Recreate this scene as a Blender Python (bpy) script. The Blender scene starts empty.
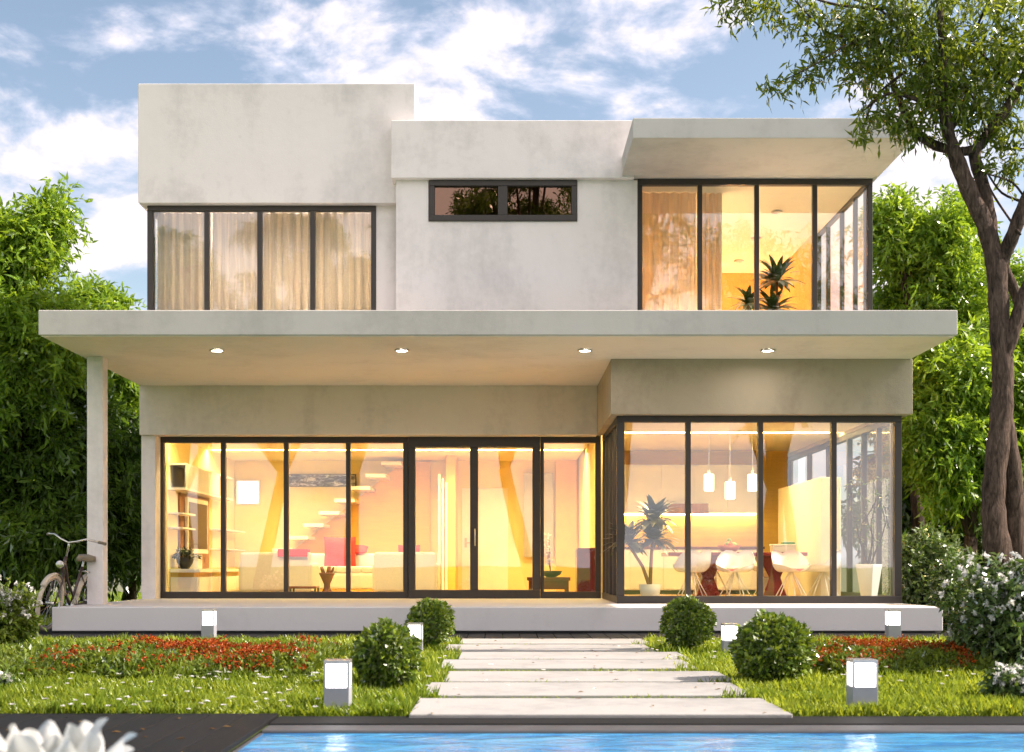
import bpy, math, random
import numpy as np
from mathutils import Vector, Matrix

random.seed(7)
RNG = np.random.default_rng(11)
SC = bpy.context.scene
COL = SC.collection
F = 1280.0            # focal length in pixels
CX, CY, EYE = 505.0, 566.0, 0.91
R = math.radians

def P(px, py, Y):     # a pixel of the photograph at distance Y, in metres (used once, to measure the place)
    return Vector(((px - CX) * Y / F, Y, EYE + (CY - py) * Y / F))
def PX(px, Y): return (px - CX) * Y / F
def PZ(py, Y): return EYE + (CY - py) * Y / F

# ------------------------------------------------------------------ scene set-up
SC.render.engine = 'CYCLES'
cy = SC.cycles
cy.use_denoising = True
try: cy.denoiser = 'OPENIMAGEDENOISE'
except Exception: pass
cy.max_bounces = 9; cy.diffuse_bounces = 5; cy.glossy_bounces = 3; cy.transmission_bounces = 4
cy.transparent_max_bounces = 24; cy.sample_clamp_indirect = 6.0
cy.caustics_reflective = False; cy.caustics_refractive = False
SC.view_settings.view_transform = 'Standard'
SC.view_settings.look = 'None'
SC.view_settings.exposure = 1.60
SC.view_settings.gamma = 1.0
SC.view_settings.use_curve_mapping = False
SC.view_settings.use_white_balance = True
SC.view_settings.white_balance_temperature = 6350
SC.view_settings.white_balance_tint = 19

# ------------------------------------------------------------------ materials
def new_mat(name):
    m = bpy.data.materials.new(name); m.use_nodes = True
    nt = m.node_tree; nt.nodes.clear()
    out = nt.nodes.new('ShaderNodeOutputMaterial')
    return m, nt, out

class NT:
    def __init__(self, nt): self.nt = nt
    def n(self, t, **kw):
        nd = self.nt.nodes.new(t)
        for k, v in kw.items():
            if k.startswith('i_'):
                key = k[2:]
                key = int(key) if key.isdigit() else key.replace('_', ' ')
                nd.inputs[key].default_value = v
            else: setattr(nd, k, v)
        return nd
    def l(self, a, b): self.nt.links.new(a, b)
    def math(self, op, a, b=None, c=None, clamp=False):
        nd = self.n('ShaderNodeMath', operation=op, use_clamp=clamp)
        for i, v in enumerate((a, b, c)):
            if v is None: continue
            if isinstance(v, (int, float)): nd.inputs[i].default_value = v
            else: self.l(v, nd.inputs[i])
        return nd.outputs[0]
    def vmath(self, op, a, b=None):
        nd = self.n('ShaderNodeVectorMath', operation=op)
        for i, v in enumerate((a, b)):
            if v is None: continue
            if isinstance(v, (tuple, list)): nd.inputs[i].default_value = v
            else: self.l(v, nd.inputs[i])
        return nd
    def ramp(self, fac, stops, interp='LINEAR'):
        nd = self.n('ShaderNodeValToRGB'); cr = nd.color_ramp; cr.interpolation = interp
        while len(cr.elements) < len(stops): cr.elements.new(0.5)
        for e, (p, c) in zip(cr.elements, stops):
            e.position = p; e.color = (*c, 1) if len(c) == 3 else c
        if fac is not None: self.l(fac, nd.inputs[0])
        return nd.outputs[0]
    def mix(self, fac, a, b, blend='MIX'):
        nd = self.n('ShaderNodeMix', data_type='RGBA', blend_type=blend)
        if isinstance(fac, (int, float)): nd.inputs[0].default_value = fac
        else: self.l(fac, nd.inputs[0])
        for i, v in ((6, a), (7, b)):
            if isinstance(v, (tuple, list)): nd.inputs[i].default_value = (*v, 1) if len(v) == 3 else v
            else: self.l(v, nd.inputs[i])
        return nd.outputs[2]
    def noise(self, vec, scale, detail=4, rough=0.55, dist=0.0):
        nd = self.n('ShaderNodeTexNoise'); nd.inputs['Scale'].default_value = scale
        nd.inputs['Detail'].default_value = detail; nd.inputs['Roughness'].default_value = rough
        nd.inputs['Distortion'].default_value = dist
        if vec is not None: self.l(vec, nd.inputs['Vector'])
        return nd.outputs['Fac']
    def coords(self, scale=(1, 1, 1), which='Object', loc=(0, 0, 0)):
        tc = self.n('ShaderNodeTexCoord'); mp = self.n('ShaderNodeMapping')
        mp.inputs['Scale'].default_value = scale; mp.inputs['Location'].default_value = loc
        self.l(tc.outputs[which], mp.inputs['Vector'])
        return mp.outputs['Vector']
    def bump(self, h, strength=0.2, dist=0.02):
        nd = self.n('ShaderNodeBump'); nd.inputs['Strength'].default_value = strength
        nd.inputs['Distance'].default_value = dist; self.l(h, nd.inputs['Height'])
        return nd.outputs['Normal']

def concrete(name, c, var=0.10, rough=0.75, stain=0.5, bump=0.15):
    m, nt, out = new_mat(name); g = NT(nt)
    v = g.coords(); 
    n1 = g.noise(v, 0.55, 5, 0.6, 0.6)
    n2 = g.noise(g.coords((1.6, 1.6, 0.25)), 1.3, 4, 0.6)
    n3 = g.noise(v, 9.0, 5, 0.65)
    n4 = g.noise(v, 60.0, 3, 0.6)
    f = g.math('ADD', g.math('MULTIPLY', n1, 0.5), g.math('MULTIPLY', n2, 0.3))
    f = g.math('ADD', f, g.math('MULTIPLY', n3, 0.2))
    lo = tuple(x * (1 - var * 2.2) for x in c); hi = tuple(min(1, x * (1 + var * 0.5)) for x in c)
    col = g.ramp(f, [(0.33, lo), (0.5, c), (0.68, hi)])
    # a few small dark blemishes of the casting
    vor = g.n('ShaderNodeTexVoronoi', feature='F1'); vor.inputs['Scale'].default_value = 1.1
    g.l(v, vor.inputs['Vector'])
    sp = g.math('LESS_THAN', g.math('ADD', vor.outputs['Distance'], g.math('MULTIPLY', n3, 0.05)), 0.06)
    col = g.mix(g.math('MULTIPLY', sp, 0.25 * stain), col, tuple(x * .45 for x in c))
    b = g.n('ShaderNodeBsdfPrincipled'); g.l(col, b.inputs['Base Color'])
    b.inputs['Roughness'].default_value = rough; b.inputs['Specular IOR Level'].default_value = 0.25
    g.l(g.bump(g.math('ADD', n4, g.math('MULTIPLY', n3, 1.5)), bump, 0.01), b.inputs['Normal'])
    g.l(b.outputs[0], out.inputs[0]); return m

def plain(name, c, rough=0.5, metal=0.0, spec=0.5, var=0.12, scale=6.0, bump=0.0, sheen=0.0, stretch=(1, 1, 1), coat=0.0):
    m, nt, out = new_mat(name); g = NT(nt)
    v = g.coords(stretch); n = g.noise(v, scale, 5, 0.6)
    col = g.ramp(n, [(0.3, tuple(x * (1 - var) for x in c)), (0.7, tuple(min(1, x * (1 + var)) for x in c))])
    b = g.n('ShaderNodeBsdfPrincipled'); g.l(col, b.inputs['Base Color'])
    b.inputs['Metallic'].default_value = metal; b.inputs['Specular IOR Level'].default_value = spec
    rr = g.math('ADD', rough - 0.06, g.math('MULTIPLY', n, 0.12)); g.l(rr, b.inputs['Roughness'])
    b.inputs['Coat Weight'].default_value = coat
    if bump: g.l(g.bump(n, bump, 0.01), b.inputs['Normal'])
    g.l(b.outputs[0], out.inputs[0]); return m

def wood(name, c, scale=3.0, axis=0, rough=0.5, var=0.35, spec=0.5):
    m, nt, out = new_mat(name); g = NT(nt)
    s = [8, 8, 8]; s[axis] = 0.6
    n = g.noise(g.coords(tuple(s)), scale, 6, 0.6, 0.4)
    n2 = g.noise(g.coords(), 1.2, 3)
    rnd = g.n('ShaderNodeNewGeometry').outputs['Random Per Island']
    f = g.math('ADD', g.math('MULTIPLY', n, 0.6), g.math('MULTIPLY', n2, 0.25)); f = g.math('ADD', f, g.math('MULTIPLY', rnd, 0.2))
    col = g.ramp(f, [(0.3, tuple(x * (1 - var) for x in c)), (0.75, tuple(min(1, x * (1 + var)) for x in c))])
    b = g.n('ShaderNodeBsdfPrincipled'); g.l(col, b.inputs['Base Color']); b.inputs['Roughness'].default_value = rough; b.inputs['Specular IOR Level'].default_value = spec
    g.l(g.bump(n, 0.15, 0.01), b.inputs['Normal'])
    g.l(b.outputs[0], out.inputs[0]); return m

def leafy(name, lo, hi, trans=0.45, gloss=0.35, yellow=1.25, patch=0.0, tcol=None):
    m, nt, out = new_mat(name); g = NT(nt)
    rnd = g.n('ShaderNodeNewGeometry').outputs['Random Per Island']
    if patch:
        n = g.noise(g.coords(), patch, 2); rnd = g.math('ADD', g.math('MULTIPLY', rnd, 0.55), g.math('MULTIPLY', g.math('SUBTRACT', n, 0.3), 1.1), clamp=True)
    col = g.ramp(rnd, [(0.0, lo), (0.6, tuple((a + b) / 2 for a, b in zip(lo, hi))), (1.0, hi)])
    d = g.n('ShaderNodeBsdfDiffuse'); g.l(col, d.inputs[0])
    t = g.n('ShaderNodeBsdfTranslucent'); g.l(g.mix(1.0, col, tcol or (1.5 * yellow, 1.5, 0.6), 'MULTIPLY'), t.inputs[0])
    mx = g.n('ShaderNodeMixShader'); mx.inputs[0].default_value = trans; g.l(d.outputs[0], mx.inputs[1]); g.l(t.outputs[0], mx.inputs[2])
    gl = g.n('ShaderNodeBsdfGlossy'); gl.inputs['Roughness'].default_value = 0.38; gl.inputs[0].default_value = (1, 1, 1, 1)
    fr = g.n('ShaderNodeFresnel'); fr.inputs[0].default_value = 1.4
    mx2 = g.n('ShaderNodeMixShader'); g.l(g.math('MULTIPLY', fr.outputs[0], gloss), mx2.inputs[0])
    g.l(mx.outputs[0], mx2.inputs[1]); g.l(gl.outputs[0], mx2.inputs[2])
    g.l(mx2.outputs[0], out.inputs[0]); return m

def emit(name, c, s):
    m, nt, out = new_mat(name); g = NT(nt)
    e = g.n('ShaderNodeEmission'); e.inputs[0].default_value = (*c, 1); e.inputs[1].default_value = s
    g.l(e.outputs[0], out.inputs[0]); return m

def glass_mat(name, ior=1.8, tint=(0.96, 0.97, 0.96), refl=(1, 1, 1)):
    m, nt, out = new_mat(name); g = NT(nt)
    fr = g.n('ShaderNodeFresnel'); fr.inputs[0].default_value = ior
    back = g.n('ShaderNodeNewGeometry').outputs['Backfacing']
    fac = g.math('MULTIPLY', fr.outputs[0], g.math('SUBTRACT', 1.0, back))
    t = g.n('ShaderNodeBsdfTransparent'); t.inputs[0].default_value = (*tint, 1)
    gl = g.n('ShaderNodeBsdfGlossy'); gl.inputs['Roughness'].default_value = 0.0; gl.inputs[0].default_value = (*refl, 1)
    w = g.noise(g.coords(), 0.9, 1); g.l(g.bump(w, 0.05, 0.02), gl.inputs['Normal'])
    mx = g.n('ShaderNodeMixShader'); g.l(fac, mx.inputs[0]); g.l(t.outputs[0], mx.inputs[1]); g.l(gl.outputs[0], mx.inputs[2])
    g.l(mx.outputs[0], out.inputs[0]); return m

def curtain_mat(name, c, thin=0.15):
    m, nt, out = new_mat(name); g = NT(nt)
    n = g.noise(g.coords((30, 30, 1)), 2.0, 3)
    col = g.ramp(n, [(0.3, tuple(x * .85 for x in c)), (0.7, c)])
    d = g.n('ShaderNodeBsdfDiffuse'); g.l(col, d.inputs[0])
    t = g.n('ShaderNodeBsdfTranslucent'); g.l(col, t.inputs[0])
    mx = g.n('ShaderNodeMixShader'); mx.inputs[0].default_value = 0.5; g.l(d.outputs[0], mx.inputs[1]); g.l(t.outputs[0], mx.inputs[2])
    tr = g.n('ShaderNodeBsdfTransparent')
    mx2 = g.n('ShaderNodeMixShader'); mx2.inputs[0].default_value = thin; g.l(mx.outputs[0], mx2.inputs[1]); g.l(tr.outputs[0], mx2.inputs[2])
    g.l(mx2.outputs[0], out.inputs[0]); return m

M = {}
M['white_concrete'] = concrete('white_concrete', (0.76, 0.708, 0.690), 0.12)
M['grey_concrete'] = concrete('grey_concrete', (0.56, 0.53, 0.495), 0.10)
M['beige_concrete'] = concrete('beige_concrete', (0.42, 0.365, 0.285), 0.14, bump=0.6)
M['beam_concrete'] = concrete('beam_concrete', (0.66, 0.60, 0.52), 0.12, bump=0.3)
M['brightened_soffit'] = concrete('brightened_soffit', (0.80, 0.75, 0.70), 0.07, bump=0.1)
M['terrace_concrete'] = concrete('terrace_concrete', (0.60, 0.575, 0.565), 0.06)
M['plinth'] = plain('plinth', (0.09, 0.09, 0.095), 0.7)
M['slab_stone'] = concrete('slab_stone', (0.345, 0.335, 0.315), 0.16, stain=1.0, bump=0.3)
M['frame'] = plain('frame', (0.040, 0.033, 0.029), 0.42, 0.0, 0.4)
M['steel_trim'] = plain('steel_trim', (0.55, 0.53, 0.50), 0.3, 0.9)
M['glass'] = glass_mat('glass', 2.3)
M['tinted_glass'] = glass_mat('tinted_glass', 2.5, (0.45, 0.34, 0.28), (0.85, 0.52, 0.38))
M['cream'] = plain('cream', (0.80, 0.68, 0.33), 0.8, var=0.03)
M['pale_cream'] = plain('pale_cream', (0.74, 0.67, 0.52), 0.6, var=0.03)
M['cream_ceiling'] = plain('cream_ceiling', (0.78, 0.70, 0.50), 0.8, var=0.03)
M['amber'] = plain('amber', (0.80, 0.50, 0.15), 0.75, var=0.06)
M['ochre'] = plain('ochre', (0.72, 0.44, 0.07), 0.7, var=0.06, stretch=(.4, .4, 4))
M['yellow_tile'] = plain('yellow_tile', (0.74, 0.48, 0.06), 0.25, var=0.12, stretch=(.5, 1, 4), scale=3)
M['room_floor'] = wood('room_floor', (0.55, 0.36, 0.18), axis=0)
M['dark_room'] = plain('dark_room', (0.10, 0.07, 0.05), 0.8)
M['white_paint'] = plain('white_paint', (0.80, 0.79, 0.76), 0.4, var=0.03)
M['white_gloss'] = plain('white_gloss', (0.82, 0.81, 0.79), 0.18, var=0.02)
M['light_grey'] = plain('light_grey', (0.45, 0.44, 0.44), 0.5)
M['sofa_white'] = plain('sofa_white', (0.74, 0.72, 0.69), 0.9, var=0.05, scale=30, bump=0.15)
M['sofa_grey'] = plain('sofa_grey', (0.56, 0.54, 0.53), 0.9, var=0.06, scale=30, bump=0.15)
M['red_fabric'] = plain('red_fabric', (0.60, 0.030, 0.025), 0.8, var=0.15, scale=25, bump=0.2)
M['pink_pad'] = plain('pink_pad', (0.62, 0.15, 0.17), 0.8)
M['dark_red'] = plain('dark_red', (0.16, 0.018, 0.015), 0.2, var=0.2)
M['black'] = plain('black', (0.016, 0.016, 0.017), 0.45)
M['dark_wood'] = wood('dark_wood', (0.13, 0.045, 0.022), axis=0)
M['brown_wood'] = wood('brown_wood', (0.26, 0.12, 0.06), axis=2)
M['screen'] = plain('screen', (0.035, 0.020, 0.012), 0.35, var=0.3, scale=1)
M['books'] = plain('books', (0.55, 0.50, 0.42), 0.7, var=0.5, scale=18, stretch=(1, 4, .1))
M['book_green'] = plain('book_green', (0.05, 0.22, 0.14), 0.5)
M['terracotta'] = plain('terracotta', (0.45, 0.13, 0.05), 0.5)
M['fruit_green'] = plain('fruit_green', (0.25, 0.38, 0.04), 0.4)
M['fruit_red'] = plain('fruit_red', (0.55, 0.12, 0.02), 0.4)
M['canvas'] = plain('canvas', (0.46, 0.46, 0.46), 0.8, var=0.15, scale=1.5)
M['sheer'] = curtain_mat('sheer', (0.84, 0.78, 0.70), 0.10)
M['peach_curtain'] = curtain_mat('peach_curtain', (0.90, 0.79, 0.63), 0.12)
WARM = (1.0, 0.66, 0.30)
M['lamp_warm'] = emit('lamp_warm', (1.0, 0.73, 0.36), 270.0)
M['lamp_amber'] = emit('lamp_amber', (1.0, 0.68, 0.33), 260.0)
M['lamp_bright'] = emit('lamp_bright', (1.0, 0.76, 0.48), 300.0)
M['fill_warm'] = emit('fill_warm', (1.0, 0.73, 0.25), 46.0)
M['fill_amber'] = emit('fill_amber', (1.0, 0.70, 0.36), 56.0)
M['fill_soft'] = emit('fill_soft', (1.0, 0.80, 0.55), 75.0)
M['pendant_glow'] = emit('pendant_glow', (1.0, 0.80, 0.42), 2.2)
M['splash_fill'] = emit('splash_fill', (1.0, 0.72, 0.28), 14.0)
M['patch_glow'] = emit('patch_glow', (1.0, 0.88, 0.66), 1.0)
M['soffit_lamp'] = emit('soffit_lamp', (1.0, 0.88, 0.72), 80.0)
M['bollard_glow'] = emit('bollard_glow', (1.0, 0.97, 0.90), 2.2)
M['bollard_metal'] = plain('bollard_metal', (0.30, 0.31, 0.34), 0.45, 0.0, 0.5, var=0.06)
M['deck'] = wood('deck', (0.010, 0.0095, 0.010), axis=1, rough=0.62, spec=0.14)
M['coping_dark'] = plain('coping_dark', (0.010, 0.010, 0.010), 0.7, spec=.2)
M['coping_grey'] = plain('coping_grey', (0.060, 0.060, 0.063), 0.6, var=0.2)
M['bark'] = None
def bark(name, c):
    m, nt, out = new_mat(name); g = NT(nt)
    n = g.noise(g.coords((7, 7, 1.6)), 4.0, 6, 0.7, 0.8); n2 = g.noise(g.coords(), 1.6, 4)
    col = g.ramp(g.math('ADD', g.math('MULTIPLY', n, .7), g.math('MULTIPLY', n2, .3)), [(0.36, tuple(x * .18 for x in c)), (0.5, c), (0.62, tuple(x * 2.1 for x in c))])
    b = g.n('ShaderNodeBsdfPrincipled'); g.l(col, b.inputs['Base Color']); b.inputs['Roughness'].default_value = 0.9
    b.inputs['Specular IOR Level'].default_value = 0.15
    g.l(g.bump(n, 0.9, 0.04), b.inputs['Normal']); g.l(b.outputs[0], out.inputs[0]); return m
M['bark'] = bark('bark', (0.085, 0.058, 0.044))
M['dark_bark'] = bark('dark_bark', (0.05, 0.035, 0.027))
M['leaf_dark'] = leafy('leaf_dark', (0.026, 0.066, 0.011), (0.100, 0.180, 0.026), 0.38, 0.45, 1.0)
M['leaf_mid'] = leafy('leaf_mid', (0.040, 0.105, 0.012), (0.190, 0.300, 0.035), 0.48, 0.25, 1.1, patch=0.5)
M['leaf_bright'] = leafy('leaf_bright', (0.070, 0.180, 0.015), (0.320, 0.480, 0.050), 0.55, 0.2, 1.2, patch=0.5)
M['leaf_near'] = leafy('leaf_near', (0.046, 0.090, 0.011), (0.230, 0.310, 0.036), 0.52, 0.2, 1.2, patch=0.8)
M['leaf_box'] = leafy('leaf_box', (0.050, 0.115, 0.010), (0.240, 0.330, 0.028), 0.25, 0.5, 1.2)
M['leaf_shrub'] = leafy('leaf_shrub', (0.042, 0.092, 0.020), (0.180, 0.260, 0.065), 0.3, 0.5, 1.0)
M['leaf_palm'] = leafy('leaf_palm', (0.010, 0.030, 0.010), (0.030, 0.065, 0.018), 0.15, 0.7, 1.0)
M['petal'] = leafy('petal', (0.70, 0.70, 0.66), (0.84, 0.83, 0.80), 0.3, 0.1, 0.66, tcol=(1.1, 1.08, 1.04))
M['bloom_petal'] = leafy('bloom_petal', (0.50, 0.51, 0.49), (0.66, 0.66, 0.63), 0.35, 0.1, 1, tcol=(1.0, 1.02, .98))
M['petal_red'] = leafy('petal_red', (0.20, 0.022, 0.008), (0.48, 0.10, 0.016), 0.25, 0.1, 0.8)
M['petal_orange'] = leafy('petal_orange', (0.24, 0.035, 0.010), (0.46, 0.11, 0.015), 0.25, 0.1, 0.8)
M['leaf_bed'] = leafy('leaf_bed', (0.050, 0.110, 0.010), (0.230, 0.290, 0.030), 0.35, 0.3, 1.2, patch=1.5)
M['grass'] = leafy('grass', (0.100, 0.195, 0.018), (0.380, 0.450, 0.065), 0.48, 0.06, 1.15, patch=0.7)
M['leaf_fallen'] = leafy('leaf_fallen', (0.10, 0.055, 0.02), (0.24, 0.15, 0.05), 0.2, 0.1)
M['bike_paint'] = plain('bike_paint', (0.055, 0.030, 0.025), 0.35)
M['bike_cream'] = plain('bike_cream', (0.50, 0.42, 0.33), 0.5)
M['chrome'] = plain('chrome', (0.55, 0.52, 0.48), 0.25, 0.95)
M['rubber'] = plain('rubber', (0.10, 0.085, 0.075), 0.8)
M['leather'] = plain('leather', (0.20, 0.17, 0.12), 0.6)
M['stucco_wall'] = plain('stucco_wall', (0.70, 0.64, 0.53), 0.85, var=0.08, scale=2)

def art_mat():
    m, nt, out = new_mat('ink_art'); g = NT(nt)
    n = g.noise(g.coords((1, 1, 2.5)), 5.0, 8, 0.75, 1.0)
    col = g.ramp(n, [(0.46, (0.015, 0.015, 0.016)), (0.52, (0.16, 0.16, 0.17)), (0.60, (0.5, 0.5, 0.52))])
    b = g.n('ShaderNodeBsdfPrincipled'); g.l(col, b.inputs['Base Color']); b.inputs['Roughness'].default_value = .5
    g.l(b.outputs[0], out.inputs[0]); return m
M['ink_art'] = art_mat()

def ground_mat():
    m, nt, out = new_mat('ground_soil'); g = NT(nt)
    v = g.coords(); n = g.noise(v, 0.7, 6); n2 = g.noise(v, 25, 5, .7)
    col = g.ramp(g.math('ADD', g.math('MULTIPLY', n, .45), g.math('MULTIPLY', n2, .55)),
                 [(0.3, (0.06, 0.10, 0.012)), (0.55, (0.12, 0.18, 0.025)), (0.75, (0.20, 0.25, 0.04))])
    b = g.n('ShaderNodeBsdfPrincipled'); g.l(col, b.inputs['Base Color']); b.inputs['Roughness'].default_value = 0.95
    b.inputs['Specular IOR Level'].default_value = 0.1
    g.l(g.bump(n2, 0.8, 0.05), b.inputs['Normal']); g.l(b.outputs[0], out.inputs[0]); return m
M['ground'] = ground_mat()

def water_mat():
    m, nt, out = new_mat('pool_water'); g = NT(nt)
    n = g.noise(g.coords((1.0, 2.2, 1)), 2.6, 4, 0.55, 0.8); n2 = g.noise(g.coords((1, 3, 1)), 9, 3, .5, .5)
    h = g.math('ADD', n, g.math('MULTIPLY', n2, 0.25))
    b = g.n('ShaderNodeBsdfPrincipled')
    c = g.ramp(n, [(0.35, (0.022, 0.16, 0.40)), (0.65, (0.065, 0.32, 0.56))])
    g.l(c, b.inputs['Base Color']); b.inputs['Roughness'].default_value = 0.05; b.inputs['IOR'].default_value = 1.33; b.inputs['Specular IOR Level'].default_value = 0.35
    g.l(g.bump(h, 0.35, 0.06), b.inputs['Normal']); g.l(b.outputs[0], out.inputs[0]); return m
M['water'] = water_mat()

# ------------------------------------------------------------------ mesh helpers
ORIGIN = {}
def tag(o, label=None, cat=None, group=None, kind=None):
    if label: o['label'] = label
    if cat: o['category'] = cat
    if group: o['group'] = group
    if kind: o['kind'] = kind
    return o
def thing(name, label, cat, loc=(0, 0, 0), group=None):
    o = bpy.data.objects.new(name, None); COL.objects.link(o); o.empty_display_size = 0.2
    o.location = loc; ORIGIN[o] = Vector(loc); return tag(o, label, cat, group)

class MB:
    def __init__(self): self.v = []; self.f = []
    def box(self, x0, y0, z0, x1, y1, z1):
        x0, x1 = min(x0, x1), max(x0, x1); y0, y1 = min(y0, y1), max(y0, y1); z0, z1 = min(z0, z1), max(z0, z1)
        b = len(self.v)
        self.v += [(x0, y0, z0), (x1, y0, z0), (x1, y1, z0), (x0, y1, z0), (x0, y0, z1), (x1, y0, z1), (x1, y1, z1), (x0, y1, z1)]
        self.f += [tuple(b + i for i in q) for q in ((0, 3, 2, 1), (4, 5, 6, 7), (0, 1, 5, 4), (1, 2, 6, 5), (2, 3, 7, 6), (3, 0, 4, 7))]
        return self
    def hexa(self, pts):
        b = len(self.v); self.v += [tuple(p) for p in pts]
        self.f += [tuple(b + i for i in q) for q in ((0, 3, 2, 1), (4, 5, 6, 7), (0, 1, 5, 4), (1, 2, 6, 5), (2, 3, 7, 6), (3, 0, 4, 7))]
        return self
    def prism_y(self, poly, y0, y1):      # polygon in x-z (counter-clockwise seen from -y), extruded along y
        n = len(poly); b = len(self.v)
        self.v += [(x, y0, z) for x, z in poly] + [(x, y1, z) for x, z in poly]
        self.f.append(tuple(b + i for i in range(n))); self.f.append(tuple(b + n + i for i in reversed(range(n))))
        for i in range(n):
            j = (i + 1) % n; self.f.append((b + i, b + n + i, b + n + j, b + j))
        return self
    def tube(self, pts, rad, seg=8, cap=True, closed=False):
        pts = [Vector(p) for p in pts]; n = len(pts)
        if not hasattr(rad, '__len__'): rad = [rad] * n
        b = len(self.v); up = Vector((0.13, 0.21, 1)).normalized(); prev = None
        for i, p in enumerate(pts):
            if closed: t = pts[(i + 1) % n] - pts[i - 1]
            else: t = pts[min(i + 1, n - 1)] - pts[max(i - 1, 0)]
            t.normalize()
            a = prev if prev is not None else t.cross(up)
            if prev is None and a.length < 1e-3: a = t.cross(Vector((1, 0, 0)))
            a = (a - t * a.dot(t)).normalized(); prev = a; c = t.cross(a)
            for k in range(seg):
                th = 2 * math.pi * k / seg
                self.v.append(tuple(p + (a * math.cos(th) + c * math.sin(th)) * rad[i]))
        m = n if closed else n - 1
        for i in range(m):
            i2 = (i + 1) % n
            for k in range(seg):
                k2 = (k + 1) % seg
                self.f.append((b + i * seg + k, b + i * seg + k2, b + i2 * seg + k2, b + i2 * seg + k))
        if cap and not closed:
            self.f.append(tuple(b + k for k in reversed(range(seg)))); self.f.append(tuple(b + (n - 1) * seg + k for k in range(seg)))
        return self
    def lathe(self, prof, c=(0, 0, 0), seg=20, cap=True):
        b = len(self.v); n = len(prof)
        for r, z in prof:
            for k in range(seg):
                th = 2 * math.pi * k / seg; self.v.append((c[0] + r * math.cos(th), c[1] + r * math.sin(th), c[2] + z))
        for i in range(n - 1):
            for k in range(seg):
                k2 = (k + 1) % seg; self.f.append((b + i * seg + k, b + i * seg + k2, b + (i + 1) * seg + k2, b + (i + 1) * seg + k))
        if cap:
            self.f.append(tuple(b + k for k in reversed(range(seg)))); self.f.append(tuple(b + (n - 1) * seg + k for k in range(seg)))
        return self
    def ball(self, c, r, seg=12, squash=1.0):
        prof = [(max(r * math.sin(math.pi * i / 8), 1e-4), -r * squash * math.cos(math.pi * i / 8)) for i in range(9)]
        return self.lathe(prof, c, seg)
    def build(self, name, m, parent=None, bevel=0.0, smooth=False, origin=None, segs=2, subsurf=0):
        if parent is not None: o0 = ORIGIN[parent]
        else: o0 = Vector(origin) if origin is not None else Vector((0, 0, 0))
        me = bpy.data.meshes.new(name)
        me.from_pydata([(x - o0.x, y - o0.y, z - o0.z) for x, y, z in self.v], [], self.f)
        me.validate(); me.update()
        ob = bpy.data.objects.new(name, me); COL.objects.link(ob)
        if m is not None: me.materials.append(m)
        if parent is not None: ob.parent = parent
        else: ob.location = o0
        ORIGIN[ob] = o0
        if smooth: me.polygons.foreach_set('use_smooth', [True] * len(me.polygons))
        if bevel:
            md = ob.modifiers.new('edge', 'BEVEL'); md.width = bevel; md.segments = segs; md.limit_method = 'ANGLE'; md.angle_limit = R(40)
        if subsurf:
            md = ob.modifiers.new('round', 'SUBSURF'); md.levels = subsurf; md.render_levels = subsurf
        return ob

def np_mesh(name, V, Q, m, parent=None, origin=(0, 0, 0), mats=None, midx=None):
    """V: (n,3) vertices, Q: (m,k) faces of k corners each"""
    o0 = np.array(ORIGIN[parent] if parent is not None else origin, dtype=np.float64)
    me = bpy.data.meshes.new(name)
    V = (np.asarray(V, dtype=np.float64) - o0).astype(np.float32); Q = np.asarray(Q, dtype=np.int32); k = Q.shape[1]
    me.vertices.add(len(V)); me.vertices.foreach_set('co', V.ravel())
    me.loops.add(Q.size); me.loops.foreach_set('vertex_index', Q.ravel())
    me.polygons.add(len(Q)); me.polygons.foreach_set('loop_start', np.arange(0, Q.size, k, dtype=np.int32))
    for mm in (mats or [m]): me.materials.append(mm)
    if midx is not None: me.polygons.foreach_set('material_index', np.asarray(midx, dtype=np.int32))
    me.update(calc_edges=True)
    ob = bpy.data.objects.new(name, me); COL.objects.link(ob)
    if parent is not None: ob.parent = parent
    else: ob.location = Vector(o0)
    ORIGIN[ob] = Vector(o0); return ob

def children(o): return [c for c in COL.objects if c.parent == o]
def copy_tree(o, parent=None):
    c = o.copy(); COL.objects.link(c)
    if parent is not None: c.parent = parent
    for ch in children(o): copy_tree(ch, c)
    return c

def unit(a): return a / np.maximum(np.linalg.norm(a, axis=1, keepdims=True), 1e-9)
def leaves(pos, d, L, W, rng, up=0.5, curl=0.15):
    """one lance-shaped quad per leaf"""
    n = len(pos); d = unit(d)
    nr = rng.normal(size=(n, 3)); nr[:, 2] += up * 2.0
    s = unit(np.cross(d, nr)); nn = np.cross(s, d)
    L = L * rng.uniform(0.65, 1.3, (n, 1)); W = W * rng.uniform(0.75, 1.25, (n, 1))
    a = pos; b = pos + d * L * 0.42 + s * W * 0.5 + nn * W * 0.25; t = pos + d * L - nn * L * curl; c = pos + d * L * 0.42 - s * W * 0.5 + nn * W * 0.25
    V = np.stack([a, b, t, c], 1).reshape(-1, 3); Q = np.arange(4 * n).reshape(n, 4)
    return V, Q
def clusters(cen, k, twig, L, W, rng, droop=0.3, outward=None, up=0.5, spread=0.9):
    """twigs of k leaves"""
    n = len(cen); d = rng.normal(size=(n, 3))
    if outward is not None: d = d * 0.7 + unit(outward) * 0.9
    d[:, 2] -= droop * 0.6; d = unit(d)
    j = np.tile(np.linspace(0, 1, k), n)[:, None]; dd = np.repeat(d, k, 0); cc = np.repeat(cen, k, 0)
    pos = cc + dd * (j - 0.5) * twig; pos[:, 2] -= (j[:, 0] ** 2) * twig * droop
    ld = dd * 0.7 + rng.normal(size=(n * k, 3)) * spread * 0.6; ld[:, 2] -= droop
    return leaves(pos, ld, L, W, rng, up)
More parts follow.
